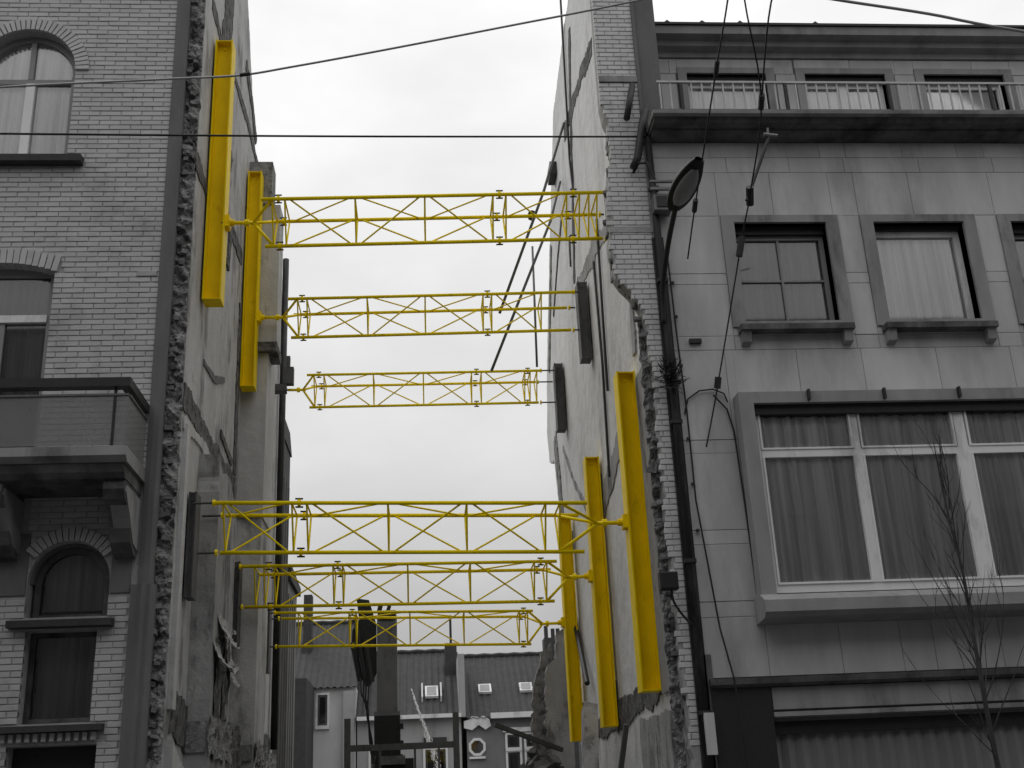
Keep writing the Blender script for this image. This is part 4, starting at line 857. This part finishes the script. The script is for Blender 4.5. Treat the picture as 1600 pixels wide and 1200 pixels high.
MB().box(-4.7, -4.0, BY - 3.0, BY - .02, 0, 6.4).build('side_extension', 'slate', HA)
MB().box(-4.62, -4.30, BY + 1.8, BY + 2.4, 7.0, 10.2).build('chimney', 'slate', HA)
HB = house('grey_house', 'grey house with tiled roof, white gutter and one open skylight', -2.4, 1.45, 5.18, 8.0, 'bg_grey')
MB().box(-2.4, 1.46, BY - .34, BY - .1, 5.10, 5.24).build('gutter', 'white', HB)
skylight(HB, .38, BY + 1.0, 5.18 + .88, .5, .75, math.atan2(2.82, 3.8))
for sx in (.02, .74): MB().prism([(BY + .55, 5.75), (BY + 1.35, 6.35), (BY + 1.3, 6.55), (BY + .5, 5.95)], sx - .03, sx + .03, 'x').build('skylight_flap', 'bg_white', HB)
MB().box(.05, .9, BY - .06, BY - .01, 4.05, 4.42).build('blind_box', 'slate', HB); hwin(HB, .1, .85, 2.9, 4.0, BY)
hwin(HB, -1.9, -1.2, 3.0, 4.2, BY)
MB().box(1.38, 1.62, BY - .3, BY + 3.6, 5.1, 7.4).build('parapet_wall', 'bg_grey', HB)
MB().box(.95, 1.42, BY + 2.1, BY + 2.7, 6.3, 8.15).build('chimney', 'slate', HB); MB().tube((1.2, BY + 2.4, 8.1), (1.2, BY + 2.4, 9.3), .05, 6).build('aerial', 'dark_metal', HB)
HC = house('dark_house', 'dark rendered house with octagonal window and two skylights', 1.65, 8.5, 5.05, 7.75, 'bg_dark', .02)
MB().box(2.55, 5.0, BY - .34, BY - .1, 5.0, 5.20).build('gutter', 'white', HC)
MB().prism([(1.55, 4.70), (1.55, 4.95), (1.75, 5.0), (1.85, 5.12), (2.1, 5.08), (2.3, 5.12), (2.5, 5.0), (2.55, 4.75), (2.35, 4.62), (2.1, 4.80), (1.85, 4.62)], BY - .15, BY - .02, 'y').build('curved_gable', 'white', HC)
for xc in (2.45, 4.05): skylight(HC, xc, BY + 1.4, 5.05 + 1.09, .5, .6, math.atan2(2.7, 3.8))
OC = MB(); po = arc(2.02, 4.02, .34, .39, .39 + 6.283, 8)[:-1]; pi = arc(2.02, 4.02, .24, .39, .39 + 6.283, 8)[:-1]
for i in range(8): OC.prism([pi[i], po[i], po[(i + 1) % 8], pi[(i + 1) % 8]], BY - .08, BY + .01, 'y')
OCo = OC.build('octagonal_window', 'white', HC); MB().prism(pi, BY - .03, BY - .02, 'y').build('pane', 'glass_d', OCo)
MB().box(1.72, 2.32, BY - .1, BY - .0, 3.60, 3.68).build('sill', 'white', HC)
MB().box(3.0, 4.5, BY - .12, BY + .01, 4.50, 4.66).build('lintel', 'white', HC)
for xa in (3.15, 3.85): hwin(HC, xa, xa + .45, 3.95, 4.4, BY); hwin(HC, xa, xa + .45, 2.7, 3.78, BY)
MB().box(4.85, 5.6, BY + 1.2, BY + 2.0, 6.2, 8.1).build('chimney', 'slate', HC)
for x in (4.98, 5.25, 5.45): MB().tube((x, BY + 1.6, 8.1), (x, BY + 1.6, 8.5 + .12 * (x < 5.1)), .08, 8).build('chimney_pot', 'slate', HC)
MB().box(4.55, 5.6, BY - 1.6, BY - .02, 0, 5.0).build('side_extension', 'slate', HC)

# ================================================================== DEMOLITION CRANE
EX = thing('demolition_crane', 'black and grey demolition crane boom rising in the gap', 'crane', (-.8, 30, 0))
def bx(nm, m, *a): return MB().box(*a).build(nm, m, EX)
MB().prism([(29.8, 4.1), (29.75, 6.30), (29.9, 6.5), (30.15, 6.5), (30.2, 4.1)], -1.10, -.60, 'x').build('telescopic_boom', 'machine', EX)
MB().prism([(29.68, 3.1), (29.62, 4.02), (29.7, 4.12), (30.3, 4.12), (30.35, 3.1)], -1.17, -.54, 'x').build('boom_sleeve', 'machine_b', EX)
bx('boom_foot', 'machine_b', -1.12, -.48, 29.6, 30.5, 2.0, 3.1); bx('control_box', 'machine', -1.0, -.42, 29.4, 29.6, 2.86, 3.06); bx('winch', 'machine_b', -1.15, -.22, 29.55, 30.3, 2.5, 3.0)
MB().prism([(-1.62, 6.95), (-1.30, 6.90), (-1.12, 6.3), (-1.12, 5.1), (-1.30, 4.75), (-1.42, 4.95), (-1.5, 5.4), (-1.74, 5.75), (-1.72, 6.15), (-1.55, 6.4)], 29.85, 30.15, 'y').build('jib_knuckle', 'machine_b', EX)
for (a, b, r) in (((-1.62, 29.8, 6.3), (-1.35, 29.8, 4.75), .06), ((-1.40, 29.8, 5.9), (-1.25, 29.8, 4.85), .09), ((-1.68, 29.9, 5.7), (-1.52, 29.9, 4.9), .08), ((-1.05, 29.75, 6.55), (-1.0, 29.75, 6.75), .06), ((-.85, 29.75, 6.5), (-.78, 29.75, 6.72), .05)):
    MB().tube(a, b, r, 8).build('hydraulic_cylinder', 'machine_b', EX)
bx('boom_head_lug', 'machine_b', -1.08, -.62, 29.7, 30.1, 6.42, 6.60)
for i in range(4): MB().path(smooth([(-1.5 + .07 * i, 29.75, 4.95), (-1.48 + .05 * i, 29.7, 4.55 - .1 * i), (-1.34, 29.72, 4.3 - .1 * i), (-1.28 + .02 * i, 29.75, 3.4), (-1.2, 29.7, 2.9)]), .022, 6).build('hose', 'cable', EX)
for z in (3.3, 3.7): bx('sleeve_block', 'machine_b', -.56, -.46, 29.6, 29.9, z, z + .12)
bx('chassis', 'machine_b', -2.2, .8, 29.2, 33.5, .6, 1.6); bx('cab', 'machine', -2.0, -1.2, 29.3, 30.6, 1.6, 2.7)
for x in (-2.3, .4): MB().prism(arc(29.3, .45, .45, math.pi / 2, 1.5 * math.pi, 8) + arc(33.4, .45, .45, -math.pi / 2, math.pi / 2, 8), x, x + .5, 'x').build('track', 'machine_b', EX)
# site frame
FR = thing('site_frame', 'dark steel goalpost frame around the crane boom', 'frame', (-.5, 28, 0))
for x, zt in ((-1.72, 3.85), (.78, 3.9)): MB().box(x - .07, x + .07, 28.0, 28.15, 0, zt).build('post', 'pad', FR)
MB().box(-1.65, .71, 28.02, 28.12, 3.12, 3.26).build('crossbar', 'pad', FR)
for x in (-1.0, -.2, .35): MB().box(x, x + .05, 28.03, 28.1, 0, 3.12).build('upright', 'pad', FR)
# water jet
rw = random.Random(8); wm = MB()
for i in range(420):
    t = rw.random() ** .7; c = Vector((-.28, 31.5, 4.85)).lerp(Vector((.52, 30.6, 2.4)), t) + Vector((rw.gauss(0, 1), rw.gauss(0, 1), rw.gauss(0, .6) - .2 * t)) * (.012 + .07 * t * t)
    d = Vector((.31, -.35, -.95)).normalized() * rw.uniform(.03, .10); wm.tube(c, c + d, rw.uniform(.004, .011), 3)
wj = wm.build('water_jet', 'water'); tag(wj, 'pale jet of dust-damping water falling beside the crane', 'water jet')

# ================================================================== RUBBLE AND DEBRIS
def rubble(label, cx, cy, rx, ry, h, seed, n=1300):
    rnd = random.Random(seed); mb = MB()
    def f(u, v):
        a = u * 6.283; r = v; hh = h * (1 - v) ** .8 + .15 * noise.noise((math.cos(a) * r * 4 + seed, math.sin(a) * r * 4, seed))
        return (cx + rx * r * math.cos(a), cy + ry * r * math.sin(a), max(hh, -.05))
    mb.grid(f, 40, 16)
    for i in range(n):
        a = rnd.uniform(0, 6.28); r = math.sqrt(rnd.random()); z = h * (1 - r) ** .8; s = rnd.uniform(.03, .13) if rnd.random() < .93 else rnd.uniform(.15, .26); R = Matrix.Rotation(rnd.uniform(0, 3), 3, Vector((rnd.random() - .5, rnd.random() - .5, rnd.random() - .5)).normalized())
        b0 = len(mb.v); c = Vector((cx + rx * r * math.cos(a), cy + ry * r * math.sin(a), z + .03))
        for p in [(x, y, zz) for zz in (-1, 1) for y in (-1, 1) for x in (-1, 1)]: mb.v.append(tuple(c + R @ Vector((p[0] * s, p[1] * s * rnd.uniform(.4, .7), p[2] * s * rnd.uniform(.3, .5)))))
        mb.f += [tuple(b0 + i for i in q) for q in ((0, 2, 3, 1), (4, 5, 7, 6), (0, 1, 5, 4), (2, 6, 7, 3), (0, 4, 6, 2), (1, 3, 7, 5))]
    o = mb.build('rubble_heap', 'rubble'); o['kind'] = 'stuff'; o['label'] = label; o['category'] = 'rubble'; return o
rubble('heap of broken brick against the foot of the right wall', 2.1, 22.8, 1.8, 3.0, 2.65, 3)
rubble('heap of broken brick at the foot of the left wall', -2.3, 17.5, 1.1, 4.5, 1.9, 6)
rubble('low spread of rubble across the cleared site', 0, 25, 5, 8, .9, 9)
for i, (a, b, r, lab) in enumerate([((1.3, 21.8, 3.15), (2.6, 22.6, 2.7), .055, 'dark splintered beam poking out of the rubble at the right wall'), ((2.75, 19.6, 3.2), (2.55, 18.6, 2.0), .16, 'pale plank leaning between the far and middle yellow beams'), ((2.93, 17.2, 2.75), (2.75, 17.6, 1.6), .05, 'thin broken board at the foot of the middle yellow beam')]):
    d = (Vector(b) - Vector(a)).normalized(); mb = MB().tube(a, b, r, 4); o = mb.build('debris_beam', 'plaster3' if i == 1 else 'timber'); tag(o, lab, 'beam')
RW = thing('wall_remnant', 'pale jagged remnant of a rear wall beside the farthest yellow beam', 'wall', (2.9, 24.5, 0))
MB().prism(ragged([(2.52, 0), (2.52, 3.9), (2.60, 4.45), (2.78, 4.6), (2.82, 5.1), (3.06, 5.3), (3.06, 0)], .09, .06, 77, skip=(5, 6)), 24.4, 24.75, 'y').build('masonry', 'plaster3', RW)
MB().prism(ragged([(2.28, 0), (2.25, 3.3), (2.36, 4.2), (2.52, 4.8), (2.75, 5.0), (2.75, 0)], .08, .06, 78, skip=(4, 5)), 24.8, 25.1, 'y').build('rough_masonry', 'rough', RW)
